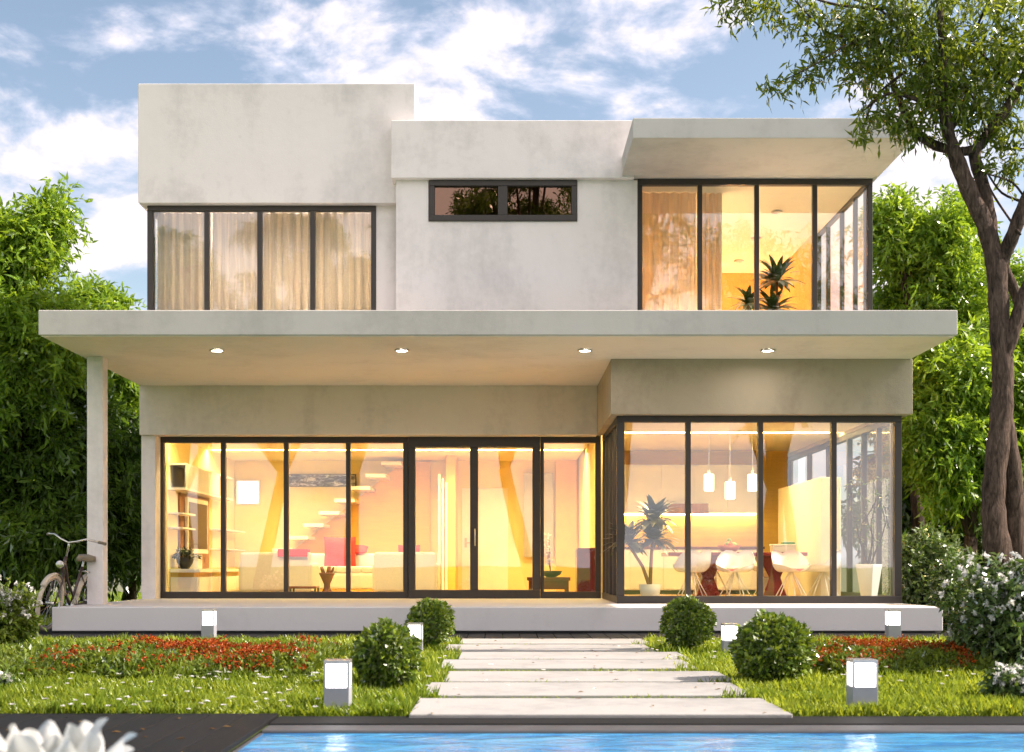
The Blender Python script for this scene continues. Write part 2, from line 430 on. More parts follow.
def join(parts):
    Vs, Qs, o = [], [], 0
    for V, Q in parts: Vs.append(V); Qs.append(Q + o); o += len(V)
    return np.concatenate(Vs), np.concatenate(Qs)
def lobe_points(c, r, n, rng, shell=0.55, lump=0.35):
    u = unit(rng.normal(size=(n, 3))); rr = (shell ** 3 + (1 - shell ** 3) * rng.uniform(size=(n, 1))) ** (1 / 3)
    ph = rng.uniform(0, 6.28, 6)
    l = 1 + lump * (np.sin(u[:, :1] * 6 + ph[0]) * np.sin(u[:, 1:2] * 5 + ph[1]) + 0.7 * np.sin(u[:, 2:] * 8 + ph[2]) * np.sin(u[:, :1] * 9 + ph[3])) * 0.8
    return np.asarray(c) + u * rr * l * np.asarray(r), u

# ------------------------------------------------------------------ camera, sun, sky
cam = bpy.data.cameras.new('camera'); camo = bpy.data.objects.new('camera', cam); COL.objects.link(camo)
camo.location = (0, 0, EYE); camo.rotation_euler = (R(90), 0, 0)
cam.sensor_fit = 'HORIZONTAL'; cam.sensor_width = 36.0; cam.lens = 36.0 * F / 1024.0
cam.shift_x = (512 - CX) / 1024.0; cam.shift_y = (CY - 376) / 1024.0
cam.clip_start = 0.05; cam.clip_end = 5000
cam.dof.use_dof = True; cam.dof.focus_distance = 17.0; cam.dof.aperture_fstop = 3.2
SC.camera = camo

SUN_A, SUN_E = R(0.5), R(39)           # azimuth in front of the facade, elevation
tosun = Vector((math.cos(SUN_E) * math.cos(SUN_A), -math.cos(SUN_E) * math.sin(SUN_A), math.sin(SUN_E)))
sl = bpy.data.lights.new('sun', 'SUN'); so = bpy.data.objects.new('sun', sl); COL.objects.link(so)
sl.energy = 3.4; sl.angle = R(0.6); sl.color = (1.0, 0.90, 0.74)
so.location = (30, -8, 25); so.rotation_euler = (-tosun).to_track_quat('-Z', 'Y').to_euler()

w = bpy.data.worlds.new('World'); SC.world = w; w.use_nodes = True
nt = w.node_tree; nt.nodes.clear(); g = NT(nt)
SKYMUL = (.60, .56, .46)
BLOBS = ((440, 70, .12, .10), (600, 90, .10, .09), (690, 30, .06, .08), (330, 30, .09, .10), (90, 140, .12, .11), (100, 215, .11, .09), (30, 260, .08, .03), (260, 50, .07, .05),
         (50, 30, .09, -.12), (190, 100, .04, -.06), (790, 110, .12, -.20), (110, 300, .05, -.08), (560, 15, .03, -.08), (420, 100, .03, -.06), (910, 250, .15, .32))
FILL_CLOUD = Vector((0.1, -1, .62)).normalized()  # unseen bright cloud bank, added behind the camera to light the facade
sky = g.n('ShaderNodeTexSky', sky_type='NISHITA'); sky.sun_disc = False
sky.sun_elevation = SUN_E; sky.sun_rotation = R(90) + SUN_A; sky.air_density = 1.0; sky.dust_density = 1.0; sky.ozone_density = 1.0
tc = g.n('ShaderNodeTexCoord'); D = tc.outputs['Generated']
mp = g.n('ShaderNodeMapping'); mp.inputs['Scale'].default_value = (1, 1, 1.9); mp.inputs['Location'].default_value = (0.35, 0.1, 0.62); g.l(D, mp.inputs['Vector'])
n1 = g.noise(mp.outputs[0], 9.0, 12, 0.58, 0.30)
n2 = g.noise(mp.outputs[0], 26.0, 8, 0.6, 0.2)
def blob(px, py, size, amt):
    d = Vector(((px - CX) / F, 1, (CY - py) / F)).normalized()
    dist = g.vmath('DISTANCE', D, tuple(d)).outputs['Value']
    nd = g.n('ShaderNodeMapRange', interpolation_type='SMOOTHSTEP'); g.l(dist, nd.inputs[0])
    nd.inputs[1].default_value = 0; nd.inputs[2].default_value = size; nd.inputs[3].default_value = amt; nd.inputs[4].default_value = 0
    return nd.outputs[0]
acc = g.math('ADD', g.math('MULTIPLY', g.math('SUBTRACT', n1, .5), 1.5), g.math('ADD', .5, g.math('MULTIPLY', g.math('SUBTRACT', n2, .5), .25)))
for b in BLOBS:
    acc = g.math('ADD', acc, blob(*b))
bk_ = g.n('ShaderNodeMapRange', interpolation_type='SMOOTHSTEP'); g.l(g.vmath('DISTANCE', D, tuple(FILL_CLOUD)).outputs['Value'], bk_.inputs[0])
bk_.inputs[1].default_value = 0; bk_.inputs[2].default_value = 1.25; bk_.inputs[3].default_value = .42; bk_.inputs[4].default_value = 0
acc = g.math('ADD', acc, bk_.outputs[0])
mask = g.n('ShaderNodeMapRange', interpolation_type='SMOOTHSTEP'); g.l(acc, mask.inputs[0])
mask.inputs[1].default_value = 0.43; mask.inputs[2].default_value = 0.70
cl = g.ramp(g.math('ADD', acc, g.math('MULTIPLY', g.math('SUBTRACT', n2, .5), .35)), [(0.54, (0.72, 0.79, 0.91)), (0.68, (0.90, 0.90, 0.93)), (0.80, (1.0, 0.985, 0.95))])
clb = g.mix(1.0, cl, (5.1, 4.95, 4.75), 'MULTIPLY')
skyc = g.mix(1.0, sky.outputs[0], SKYMUL, 'MULTIPLY')
clb = g.mix(1.0, clb, g.ramp(bk_.outputs[0], [(0.0, (.62, .62, .62)), (0.40, (1, 1, 1))]), 'MULTIPLY')
colr = g.mix(g.math('MULTIPLY', mask.outputs[0], 0.95), skyc, clb)
bg = g.n('ShaderNodeBackground'); g.l(colr, bg.inputs[0]); bg.inputs[1].default_value = 0.13
wo = g.n('ShaderNodeOutputWorld'); g.l(bg.outputs[0], wo.inputs[0])

#INSERT_BODY
# ================================================================== ground
mb = MB(); S = 1500.0
# one sheet reaching the horizon, with the pool cut out of it
xs = [-S, -1.35, 60.0, S]; ys = [-S, -1.0, 7.3, S]
vid = {}
for j, y in enumerate(ys):
    for i, x in enumerate(xs): vid[i, j] = len(mb.v); mb.v.append((x, y, 0))
for j in range(3):
    for i in range(3):
        if (i, j) == (1, 1): continue
        mb.f.append((vid[i, j], vid[i + 1, j], vid[i + 1, j + 1], vid[i, j + 1]))
tag(mb.build('ground', M['ground']), kind='structure')

# pool: basin, water, coping, deck boards beside it
POOLX, POOLY = -1.35, 7.05
b = MB(); b.box(POOLX, -1.0, -1.3, 59.9, 7.28, -1.2); b.box(POOLX, -1.0, -1.2, POOLX + .02, 7.28, -.01); b.box(POOLX + .02, 7.2, -1.2, 59.9, 7.28, -.01)
tag(b.build('pool_basin', M['coping_grey']), kind='structure')
b = MB(); bb = len(b.v); b.v += [(POOLX + .021, -.98, -.012), (59.8, -.98, -.012), (59.8, 7.19, -.012), (POOLX + .021, 7.19, -.012)]; b.f.append((bb, bb + 1, bb + 2, bb + 3))
tag(b.build('pool_water', M['water']), kind='structure')
b = MB(); b.box(POOLX + .001, 7.05, -.045, 60, 7.29, .005)
tag(b.build('pool_rim', M['coping_grey'], bevel=.012), kind='structure')
b = MB(); b.box(POOLX, 7.30, -.1, 60, 7.66, .012)
tag(b.build('pool_kerb', M['coping_dark'], bevel=.008), kind='structure')
b = MB()
x = POOLX - .004
while x > -5.6:
    b.box(x - .192, 1.0, -.04, x, 7.66, .028); x -= .2
tag(b.build('pool_deck', M['deck'], bevel=.005), kind='structure')

# dark boards laid around the terrace
b = MB(); x = -6.85
while x < 6.75:
    b.box(x, 15.35, -.02, x + .212, 22.6, .028); x += .22
tag(b.build('house_deck', M['deck'], bevel=.004), kind='structure')

# stepping slabs
stones = [(409, 793, 714, 698), (422, 755, 695, 682.2), (443, 737, 681, 671), (438, 698, 668, 659.4), (458, 691, 658.6, 651.8), (443, 656, 651, 644.3), (459, 651, 643.4, 638.6)]
names = ['first pale stepping slab from the pool, the widest of the path', 'second pale stepping slab from the pool, just behind the widest one',
         'third pale stepping slab counted from the pool', 'fourth pale stepping slab from the pool, middle of the path, jutting left',
         'fifth pale stepping slab counted from the pool', 'sixth pale stepping slab from the pool, second from the dark deck', 'narrowest pale stepping slab, last one before the dark deck by the house']
for (xl, xr, yf, yb), lb in zip(stones, names):
    zt = .035
    Yf = (EYE - zt) * F / (yf - CY); Yb = (EYE - zt) * F / (yb - CY)
    X0, X1 = PX(xl, Yf), PX(xr, Yf); b = MB(); b.box(X0, Yf, -.03, X1, Yb, zt)
    o = b.build('stepping_slab', M['slab_stone'], bevel=.008, origin=((X0 + X1) / 2, (Yf + Yb) / 2, 0)); tag(o, lb, 'stepping stone', 'stepping slabs across the lawn')

# low garden wall far behind
b = MB(); b.box(-60, 44, 0, 60, 44.25, .85); b.box(-60.05, 43.95, .851, 60.05, 44.3, .93)
tag(b.build('garden_wall', M['stucco_wall'], origin=(0, 44, 0)), 'low cream garden wall along the far side of the lawn behind the trees', 'wall')

# ================================================================== house
house = thing('modern_house', 'modern two storey white concrete house with flat roofs and lit glass walls', 'house', (0, 21, 0))
FL = .37
b = MB(); b.box(-5.95, 16.8, .055, 5.75, 27.5, FL); terrace = b.build('terrace', M['terrace_concrete'], house, bevel=.012)
b = MB(); b.box(-5.88, 16.9, -.02, 5.68, 27.4, .053); b.build('plinth', M['plinth'], house)
b = MB(); b.box(-5.98, 16.4, 3.87, 5.80, 27.6, 4.19); b.build('canopy', M['grey_concrete'], house, bevel=.01)
b = MB(); b.box(-5.95, 16.43, 3.856, 5.77, 21.0, 3.8695); b.build('soffit', M['brightened_soffit'], house)  # paler board added so the canopy underside looks brighter lit
b = MB(); b.box(-5.88, 18.0, FL - .002, -5.655, 18.225, 3.8555); b.build('column', M['white_concrete'], house, bevel=.008)
# beams over the glazing
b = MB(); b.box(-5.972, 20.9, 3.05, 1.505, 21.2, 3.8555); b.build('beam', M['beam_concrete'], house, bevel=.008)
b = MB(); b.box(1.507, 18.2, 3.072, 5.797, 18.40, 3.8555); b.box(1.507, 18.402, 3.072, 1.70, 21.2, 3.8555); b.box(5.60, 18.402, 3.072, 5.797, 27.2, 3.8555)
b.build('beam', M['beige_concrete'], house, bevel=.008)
# ground floor walls
b = MB(); b.box(-5.968, 21.0, FL - .002, -5.735, 27.3, 3.866); b.build('wall', M['white_concrete'], house, bevel=.006)
b = MB(); b.box(-5.733, 21.62, FL, -5.70, 27.0, 3.2); b.build('wall', M['cream'], house)
b = MB(); b.box(-5.73, 27.0, FL, 1.55, 27.2, 3.4); b.build('wall', M['cream'], house)
b = MB(); b.box(1.552, 21.45, FL, 1.70, 27.2, 3.4); b.build('wall', M['cream'], house)
b = MB(); b.box(1.702, 24.72, FL, 5.45, 24.9, 3.4); b.build('wall', M['ochre'], house)
b = MB(); b.box(5.45, 25.5, FL, 5.74, 27.3, 3.4); b.build('wall', M['white_concrete'], house)
b = MB(); b.box(-5.732, 21.202, 3.13, 1.505, 24.4, 3.30); b.box(-5.732, 24.6, 3.13, 1.505, 27.2, 3.30); b.box(-5.732, 24.2, 3.302, 1.505, 24.8, 3.34); b.build('ceiling', M['cream_ceiling'], house)  # slot and lid made to conceal an added fill strip
b = MB(); b.box(1.702, 18.402, 3.13, 5.598, 21.2, 3.30); b.box(1.702, 21.4, 3.13, 5.598, 25.4, 3.30); b.box(1.702, 21.0, 3.302, 5.598, 21.6, 3.34); b.build('ceiling', M['cream_ceiling'], house)
b = MB(); b.box(-5.70, 21.44, FL, 1.55, 27.0, FL + .006); b.build('floor', M['room_floor'], house)
b = MB(); b.box(1.702, 18.56, FL, 5.60, 24.72, FL + .006); b.build('floor', M['room_floor'], house)

def glazing(name, axis, at, bars, z0, z1, depth, head, sill, inner=.0, parent=house, glass='glass', pane_gap=.004):
    """bars: list of (a, b) spans along the axis; panes fill between them"""
    b = MB()
    lo, hi = bars[0][0], bars[-1][1]
    def bx(a0, a1, za, zb, d0, d1):
        if axis == 'x': b.box(a0, d0, za, a1, d1, zb)
        else: b.box(d0, a0, za, d1, a1, zb)
    bx(lo, hi, z1 - head, z1, at, at + depth); bx(lo, hi, z0, z0 + sill, at, at + depth)
    for a0, a1 in bars: bx(a0, a1, z0 + sill, z1 - head, at + .006, at + depth - .006)
    fr = b.build(name, M['frame'], parent, bevel=.006)
    for (p, q), (r_, s) in zip(bars[:-1], bars[1:]):
        gb = MB(); b2 = b; d0 = at + depth * .45
        a0, a1 = q + pane_gap, r_ - pane_gap
        if axis == 'x': gb.box(a0, d0, z0 + sill, a1, d0 + .016, z1 - head)
        else: gb.box(d0, a0, z0 + sill, d0 + .016, a1, z1 - head)
        gb.build('pane', M[glass], fr)
    return fr

Y0 = 21.3
def bars(pxs, Y): return [(PX(a, Y), PX(c, Y)) for a, c in pxs]
glazing('window', 'x', Y0, bars([(158, 163.5), (220.5, 225), (283.5, 288), (345.8, 350.2), (403, 408)], Y0), FL + .001, 3.128, .14, .167, .11)
# sliding door, its frame proud of the windows beside it
sd = glazing('sliding_door', 'x', Y0 - .05, bars([(408.3, 415), (470, 478), (532.5, 540.3)], Y0 - .05), FL + .001, 3.127, .20, .243, .142)
hb = MB(); hb.tube([(PX(475, 21.2), 21.20, 1.25), (PX(475, 21.2), 21.17, 1.27), (PX(475, 21.2), 21.17, 1.5), (PX(475, 21.2), 21.20, 1.52)], .012); hb.build('handle', M['steel_trim'], sd, smooth=True)
glazing('window', 'x', Y0, bars([(540.6, 544), (595.5, 601)], Y0), FL + .001, 3.128, .14, .167, .11)
# bay
YB = 18.42
glazing('window', 'x', YB, bars([(617, 624.5), (686, 691), (758.4, 763.4), (832, 837), (895, 902)], YB), FL + .001, 3.128, .14, .145, .107)
glazing('window', 'y', 1.615, [(18.58, 18.66), (19.2, 19.28), (19.9, 19.98), (20.55, 20.63), (21.19, 21.28)], FL + .001, 3.066, .09, .085, .10)
glazing('window', 'y', 5.60, [(18.58, 18.66), (19.3, 19.37), (20.1, 20.17), (20.95, 21.02), (22.3, 22.37), (23.7, 23.77), (25.42, 25.5)], FL + .01, 3.066, .10, .085, .10)

# ---- upper storey
b = MB(); b.box(-5.304, 18.5, 6.157, -1.30, 24.3, 7.885); b.build('parapet', M['white_concrete'], house, bevel=.01)
b = MB(); b.box(-1.621, 18.2, 6.427, 1.84, 24.3, 7.25); b.build('parapet', M['white_concrete'], house, bevel=.01)
b = MB(); b.box(1.66, 16.6, 6.46, 5.33, 18.198, 6.722); b.box(1.842, 18.198, 6.46, 5.33, 24.35, 6.722)
ov = b.build('roof', M['grey_concrete'], house, bevel=.008)
b = MB(); b.box(-1.558, 18.3, 4.188, -1.095, 18.5, 6.425); b.box(1.035, 18.3, 4.188, 1.893, 18.5, 6.425); b.box(-1.095, 18.3, 4.188, 1.035, 18.5, 5.835)
b.build('wall', M['white_concrete'], house)
b = MB(); b.box(-1.885, 18.64, 4.188, -1.56, 18.8, 6.155); b.build('wall', M['white_concrete'], house)
YU = 18.62
glazing('window', 'x', YU, bars([(147, 152.5), (204, 208.5), (257, 261.7), (310, 314.8), (371, 376)], YU), 4.19, 6.154, .10, .075, .06)
glazing('window', 'y', -5.205, [(18.73, 18.79), (20.1, 20.17), (21.5, 21.57)], 4.19, 6.152, .08, .075, .06)
YR = 18.33
glazing('window', 'x', YR, bars([(638, 642.3), (698, 702.4), (755, 759.4), (813, 817.6), (868, 872.8)], YR), 4.19, 6.456, .10, .085, .06)
glazing('window', 'y', 5.17, [(18.44, 18.50), (19.0, 19.06), (19.75, 19.81), (20.6, 20.66), (21.2, 21.26)], 4.19, 6.454, .08, .085, .06)
# little high window
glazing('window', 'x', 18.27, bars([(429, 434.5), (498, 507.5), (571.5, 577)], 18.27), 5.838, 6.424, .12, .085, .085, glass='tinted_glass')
# rooms upstairs
b = MB(); b.box(-1.75, 18.81, 4.188, -1.56, 24.2, 6.156); b.build('wall', M['cream'], house)
b = MB(); b.box(1.72, 18.5, 4.188, 1.89, 24.2, 6.458); b.build('wall', M['amber'], house)
b = MB(); b.box(-5.3, 24.0, 4.188, -1.56, 24.2, 6.156); b.build('wall', M['cream'], house)
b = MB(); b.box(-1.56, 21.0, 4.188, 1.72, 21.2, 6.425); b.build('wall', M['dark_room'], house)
b = MB(); b.box(1.89, 24.0, 4.188, 5.26, 24.2, 6.458); b.build('wall', M['amber'], house)
b = MB(); b.box(-5.25, 21.6, 4.188, -5.06, 24.0, 6.156); b.build('wall', M['white_concrete'], house)
b = MB(); b.box(5.08, 21.27, 4.188, 5.26, 24.0, 6.458); b.build('wall', M['amber'], house)
b = MB(); b.box(1.9, 18.44, 6.40, 5.16, 23.99, 6.457); b.build('ceiling', M['cream_ceiling'], house)

# ---- lamps let into the soffit of the canopy and into the ceilings, plus added fill strips
def downlight(x, y, z, r, glow, parent, label=None):
    rim = MB(); rim.lathe([(r * .80, -.002), (r * 1.12, -.004), (r * 1.18, -.018), (r * 1.02, -.028), (r * .82, -.020), (r * .80, -.002)], (x, y, z), 24, cap=False)
    o = rim.build('downlight', M['steel_trim'], parent, smooth=True)
    d = MB(); d.lathe([(.001, -.016), (r * .8, -.016), (r * .8, -.012), (.001, -.012)], (x, y, z), 24, cap=False)
    d.build('diffuser', M[glow], o); return o
for px in (217, 402, 585, 768):
    Yd = 17.5; yy = (3.87 - EYE) * F / (CY - 348.5)
    downlight(PX(px, yy), yy, 3.8555, .088, 'soffit_lamp', house)
for x in (2.7, 4.2):
    for y in (19.8, 21.4, 23.0): downlight(x, y, 6.398, .075, 'light_grey', house)
def fill_strip(x0, y0, z0, x1, y1, z1, glow, up=False):   # unseen long glowing strip, added to fill the rooms with light
    m_ = MB(); m_.box(x0, y0, z0, x1, y1, z1); o = m_.build('hidden_fill_strip', M['white_paint'], house)
    d = MB(); zz = z1 + .001 if up else z0 - .006
    d.box(x0 + .01, y0 + .01, zz, x1 - .01, y1 - .01, zz + .005); d.build('diffuser', M[glow], o)
fill_strip(-5.6, 21.44, 3.10, 1.45, 21.56, 3.128, 'fill_warm')
fill_strip(1.8, 18.62, 3.10, 5.5, 18.72, 3.128, 'fill_warm')
fill_strip(-5.6, 24.42, 3.175, 1.4, 24.58, 3.195, 'fill_warm')
fill_strip(1.8, 21.22, 3.175, 5.5, 21.38, 3.195, 'fill_warm')
fill_strip(2.0, 23.6, 4.195, 5.0, 23.7, 4.24, 'fill_amber', True)
fill_strip(2.0, 19.35, 4.195, 4.6, 19.45, 4.24, 'fill_amber', True)
fill_strip(-5.0, 20.0, 4.195, -1.8, 20.1, 4.24, 'fill_soft', True)

# ---- staircase: white treads let into the back wall, ochre panel below
st = MB(); 
poly = []
x0, z0, dx, dz = PX(300, 26.4), PZ(538, 26.4), 15.3 * 26.4 / F, 12.2 * 26.4 / F
st.prism_y([(x0 - 4 * dx, FL), (x0 + 8.4 * dx, FL), (x0 + 8.4 * dx, 3.1), (x0 + 6.6 * dx, 3.1), (x0 - 4 * dx, z0 - 4.3 * dz)], 26.93, 26.998)
stair = st.build('staircase', M['ochre'], house)
for i in range(-4, 7):
    t = MB(); t.box(x0 + (i - .55) * dx, 25.9, z0 + i * dz - .04, x0 + (i + .75) * dx, 26.925, z0 + i * dz + .03)
    t.build('tread', M['white_gloss'], stair, bevel=.006)
# door to the hall at the back
b = MB(); X0, X1 = PX(462, 27), PX(508, 27); b.box(X0, 26.95, FL + .008, X1, 26.996, 2.55)
dr = b.build('door', M['white_paint'], house, bevel=.004)
b = MB(); b.box(X0 - .09, 26.96, FL + .008, X0 - .004, 26.997, 2.64); b.box(X1 + .004, 26.96, FL + .008, X1 + .09, 26.997, 2.64); b.box(X0 - .004, 26.96, 2.556, X1 + .004, 26.997, 2.64); b.build('frame', M['cream'], dr)
b = MB(); b.tube([(X0 + .08, 26.95, 1.40), (X0 + .08, 26.9, 1.40), (X0 + .2, 26.9, 1.40)], .014); b.box(X0 + .055, 26.94, 1.3, X0 + .105, 26.95, 1.5); b.build('handle', M['steel_trim'], dr)
# ochre end wall beside the hall, and white fins
b = MB(); b.box(PX(447, 26), 25.7, FL + .006, PX(456, 26), 26.99, 3.128); b.build('pier', M['ochre'], house)
for i in range(3):
    b = MB(); x = PX(439 + i * 3.4, 25.9); b.box(x, 25.6 + i * .03, FL + .006, x + .045, 25.95 + i * .03, 2.75 - i * .08); b.build('fin', M['white_paint'], house, bevel=.004)
b = MB(); b.box(PX(556, 26.9), 26.9, FL + .008, PX(577, 26.9), 26.998, 3.128); b.build('panel', M['amber'], house)
# ================================================================== living room
F0 = FL + .006
# media unit along the side wall
t = thing('media_console', 'long low white media console under the wall television', 'cabinet', (-5.5, 23.6, F0))
b = MB(); b.box(-5.69, 21.75, F0 + .06, -5.22, 26.2, .72); b.build('carcass', M['white_gloss'], t, bevel=.006)
b = MB(); b.box(-5.70, 21.7, .80, -5.18, 26.3, .86); b.build('top', M['white_gloss'], t, bevel=.006)
b = MB(); b.box(-5.69, 21.8, .722, -5.3, 26.2, .798); b.build('recess', M['ochre'], t)
for i in range(3):
    b = MB(); b.box(-5.217, 21.8 + i * 1.47, F0 + .09, -5.20, 23.22 + i * 1.47, .70); b.build('drawer', M['white_gloss'], t, bevel=.004)
b = MB(); b.box(-5.66, 21.9, F0, -5.3, 26.1, F0 + .058); b.build('base', M['light_grey'], t)
t = thing('wall_cabinet', 'long white and grey wall cabinet high above the television', 'cabinet', (-5.5, 23.3, 2.2))
b = MB(); b.box(-5.695, 21.65, 2.62, -5.40, 25.4, 2.65); b.box(-5.695, 21.65, 2.20, -5.40, 25.4, 2.24); b.box(-5.695, 21.65, 2.242, -5.67, 25.4, 2.618); b.build('carcass', M['white_gloss'], t)
for (a, c, mm) in ((21.66, 22.5, 'light_grey'), (22.52, 23.3, 'light_grey'), (23.34, 24.2, 'white_gloss')):
    b = MB(); b.box(-5.415, a, 2.243, -5.395, c, 2.617); b.build('door', M[mm], t, bevel=.003)
b = MB(); b.box(-5.668, 24.25, 2.245, -5.64, 25.39, 2.615); b.build('back_panel', M['ochre'], t)
t = thing('television', 'flat television with a white frame on the brown wall panel', 'television', (-5.6, 23.3, 1.1))
b = MB(); b.box(-5.655, 22.6, 1.14, -5.60, 24.15, 2.13); b.build('housing', M['white_gloss'], t, bevel=.008)
b = MB(); b.box(-5.60, 22.68, 1.22, -5.594, 24.07, 2.05); b.build('screen', M['screen'], t)
b = MB(); b.box(-5.70, 22.3, .87, -5.66, 24.5, 2.19); tag(b.build('wall_panel', M['brown_wood'], None, bevel=.003, origin=(-5.68, 23.4, .87)), 'brown timber wall panel behind the television', 'panel')
for z, lb in ((1.79, 'upper short white shelf beside the television'), (1.54, 'lower short white shelf beside the television')):
    b = MB(); b.box(-5.695, 21.66, z, -5.45, 22.55, z + .03); tag(b.build('wall_shelf', M['white_gloss'], None, bevel=.003, origin=(-5.6, 22.1, z)), lb, 'shelf', 'white shelves on the media wall')
for z, lb in ((1.60, 'upper long white shelf past the television towards the back wall'), (1.22, 'lower long white shelf past the television towards the back wall')):
    b = MB(); b.box(-5.695, 24.6, z, -5.42, 26.7, z + .03); tag(b.build('wall_shelf', M['white_gloss'], None, bevel=.003, origin=(-5.6, 25.6, z)), lb, 'shelf', 'white shelves on the media wall')
t = thing('potted_plant', 'small dark leafy plant in a black bowl on the white media console', 'plant', (-5.5, 22.0, .86))
b = MB(); b.lathe([(.07, 0), (.13, .10), (.16, .2), (.14, .2), (.1, .1), (.02, .05)], (-5.5, 22.0, .86)); b.build('pot', M['black'], t, smooth=True)
V, Q = clusters(np.array([-5.5, 22.0, 1.12]) + RNG.normal(size=(40, 3)) * [.08, .08, .06], 7, .12, .10, .03, RNG); np_mesh('foliage', V, Q, M['leaf_palm'], t)
t = thing('book_row', 'short row of pale upright books on the media console', 'books', (-5.45, 22.5, .86))
for i in range(6):
    b = MB(); y = 22.35 + i * .055; b.box(-5.55, y, .862, -5.36, y + .045, 1.06 + .05 * ((i * 7) % 4) / 3); b.build('book', M['books'] if i % 2 else M['white_paint'], t, bevel=.004)

# glowing square added for a bright patch, and ink picture on the back wall
t = thing('bright_patch', 'glowing white square standing in for a bright patch in the back corner of the living room', 'lamp', (-5.4, 26.98, 2.2))
b = MB(); b.box(-5.66, 26.92, 2.2, -5.16, 26.996, 2.72); b.build('housing', M['white_gloss'], t, bevel=.006)
b = MB(); b.box(-5.63, 26.912, 2.23, -5.19, 26.918, 2.69); b.build('diffuser', M['patch_glow'], t)
t = thing('wall_picture', 'long narrow black and grey abstract picture above the staircase', 'picture', (-3.9, 26.9, 2.6))
b = MB(); b.box(PX(288, 26.9), 26.93, PZ(486.5, 26.9), PX(356, 26.9), 26.992, PZ(474, 26.9)); b.build('frame', M['black'], t, bevel=.004)
b = MB(); b.box(PX(289, 26.9), 26.922, PZ(485.8, 26.9), PX(355, 26.9), 26.928, PZ(474.7, 26.9)); b.build('canvas', M['ink_art'], t)
t = thing('wall_picture', 'large plain grey panel picture to the right of the hall door', 'picture', (.9, 26.9, 1.0))
b = MB(); b.box(PX(524, 26.8), 26.84, 1.1, PX(553, 26.8), 26.89, 2.86); b.build('frame', M['light_grey'], t, bevel=.004)
b = MB(); b.box(PX(525.5, 26.8), 26.832, 1.16, PX(551.5, 26.8), 26.838, 2.8); b.build('canvas', M['canvas'], t)

def sofa(name, label, x0, x1, y0, fabric, ncush, facing=1, arms=True):
    """facing 1: looks away from the garden (+y); its back towards us"""
    t = thing(name, label, 'sofa', ((x0 + x1) / 2, y0, F0), 'white sofas in the living room')
    d = facing; yb = y0
    b = MB(); b.box(x0 + .12, yb + d * .22, F0 + .10, x1 - .12, yb + d * .92, F0 + .40); b.build('seat', fabric, t, bevel=.05, segs=3, smooth=False)
    b = MB(); b.box(x0 + .03, yb, F0 + .08, x1 - .03, yb + d * .24, F0 + .78); b.build('backrest', fabric, t, bevel=.05, segs=3)
    if arms:
        for xa in (x0, x1 - .18):
            b = MB(); b.box(xa, yb + d * .02, F0 + .08, xa + .18, yb + d * .92, F0 + .60); b.build('armrest', fabric, t, bevel=.05, segs=3)
    for i in range(ncush):
        w_ = (x1 - x0 - .4) / ncush; xa = x0 + .2 + i * w_
        b = MB(); b.box(xa + .01, yb + d * .26, F0 + .40, xa + w_ - .01, yb + d * .90, F0 + .53); b.build('seat_cushion', fabric, t, bevel=.04, segs=3)
    for xa in (x0 + .1, x1 - .16):
        for ya in (.08, .8):
            b = MB(); b.box(xa, yb + d * ya, F0, xa + .06, yb + d * (ya + .06), F0 + .10); b.build('leg', M['black'], t)
    return t
sofa('sofa', 'grey white sofa with its back to the left windows, red throw over it', PX(238, 22.7), PX(312, 22.7), 22.7, M['sofa_grey'], 2)
sofa('sofa', 'wide white sofa with its back to the glass, next to the sliding door', PX(372, 22.7), PX(438, 22.7), 22.7, M['sofa_grey'], 2)
sofa('sofa', 'white sofa facing the garden between the two others, red cushion on it', PX(305, 25.2), PX(402, 25.2), 25.2, M['sofa_white'], 3, facing=-1)
b = MB(); xa, xb = PX(279, 22.8), PX(312, 22.8) - .06
b.box(xa, 22.66, F0 + .70, xb, 22.692, F0 + .835); b.box(xa, 22.692, F0 + .795, xb, 22.99, F0 + .835); b.box(xa, 22.96, F0 + .5, xb, 22.99, F0 + .795)
tag(b.build('throw_blanket', M['red_fabric'], None, bevel=.012, origin=(xa, 22.8, F0 + .5)), 'red throw blanket folded over the back of the left sofa', 'blanket')
def cushion(label, c, w_, h_, th, tilt, rz):
    b = MB(); n = 8; vs = []
    for s in (1, -1):
        for i in range(n + 1):
            for j in range(n + 1):
                u, v = i / n * 2 - 1, j / n * 2 - 1
                k = (1 - u ** 4) * (1 - v ** 4); pin = 1 - .10 * (1 - abs(u * v)) * (u * u + v * v) * .5
                b.v.append((u * w_ / 2 * pin, s * th / 2 * (k ** .6 if k > 0 else 0), v * h_ / 2 * pin))
    N = (n + 1) ** 2
    for s in range(2):
        for i in range(n):
            for j in range(n):
                q = [s * N + i * (n + 1) + j, s * N + (i + 1) * (n + 1) + j, s * N + (i + 1) * (n + 1) + j + 1, s * N + i * (n + 1) + j + 1]
                b.f.append(tuple(q if s else q[::-1]))
    o = b.build('cushion', M['red_fabric'], None, smooth=True); o.location = c; o.rotation_euler = (tilt, 0, rz)
    tag(o, label, 'cushion', 'red cushions on the sofas'); return o
cushion('red cushion leaning on the front facing white sofa', (PX(340, 24.8), 24.80, F0 + .80), .62, .62, .20, R(-14), R(8))
cushion('flat red cushion on top of the backrest beside the leaning red cushion', (PX(355, 24.95), 24.96, F0 + .86), .5, .3, .14, R(-70), R(0))
cushion('small red cushion by the sliding door end of the wide sofa', (PX(409, 23.1), 23.12, F0 + .72), .4, .4, .16, R(-12), R(5))
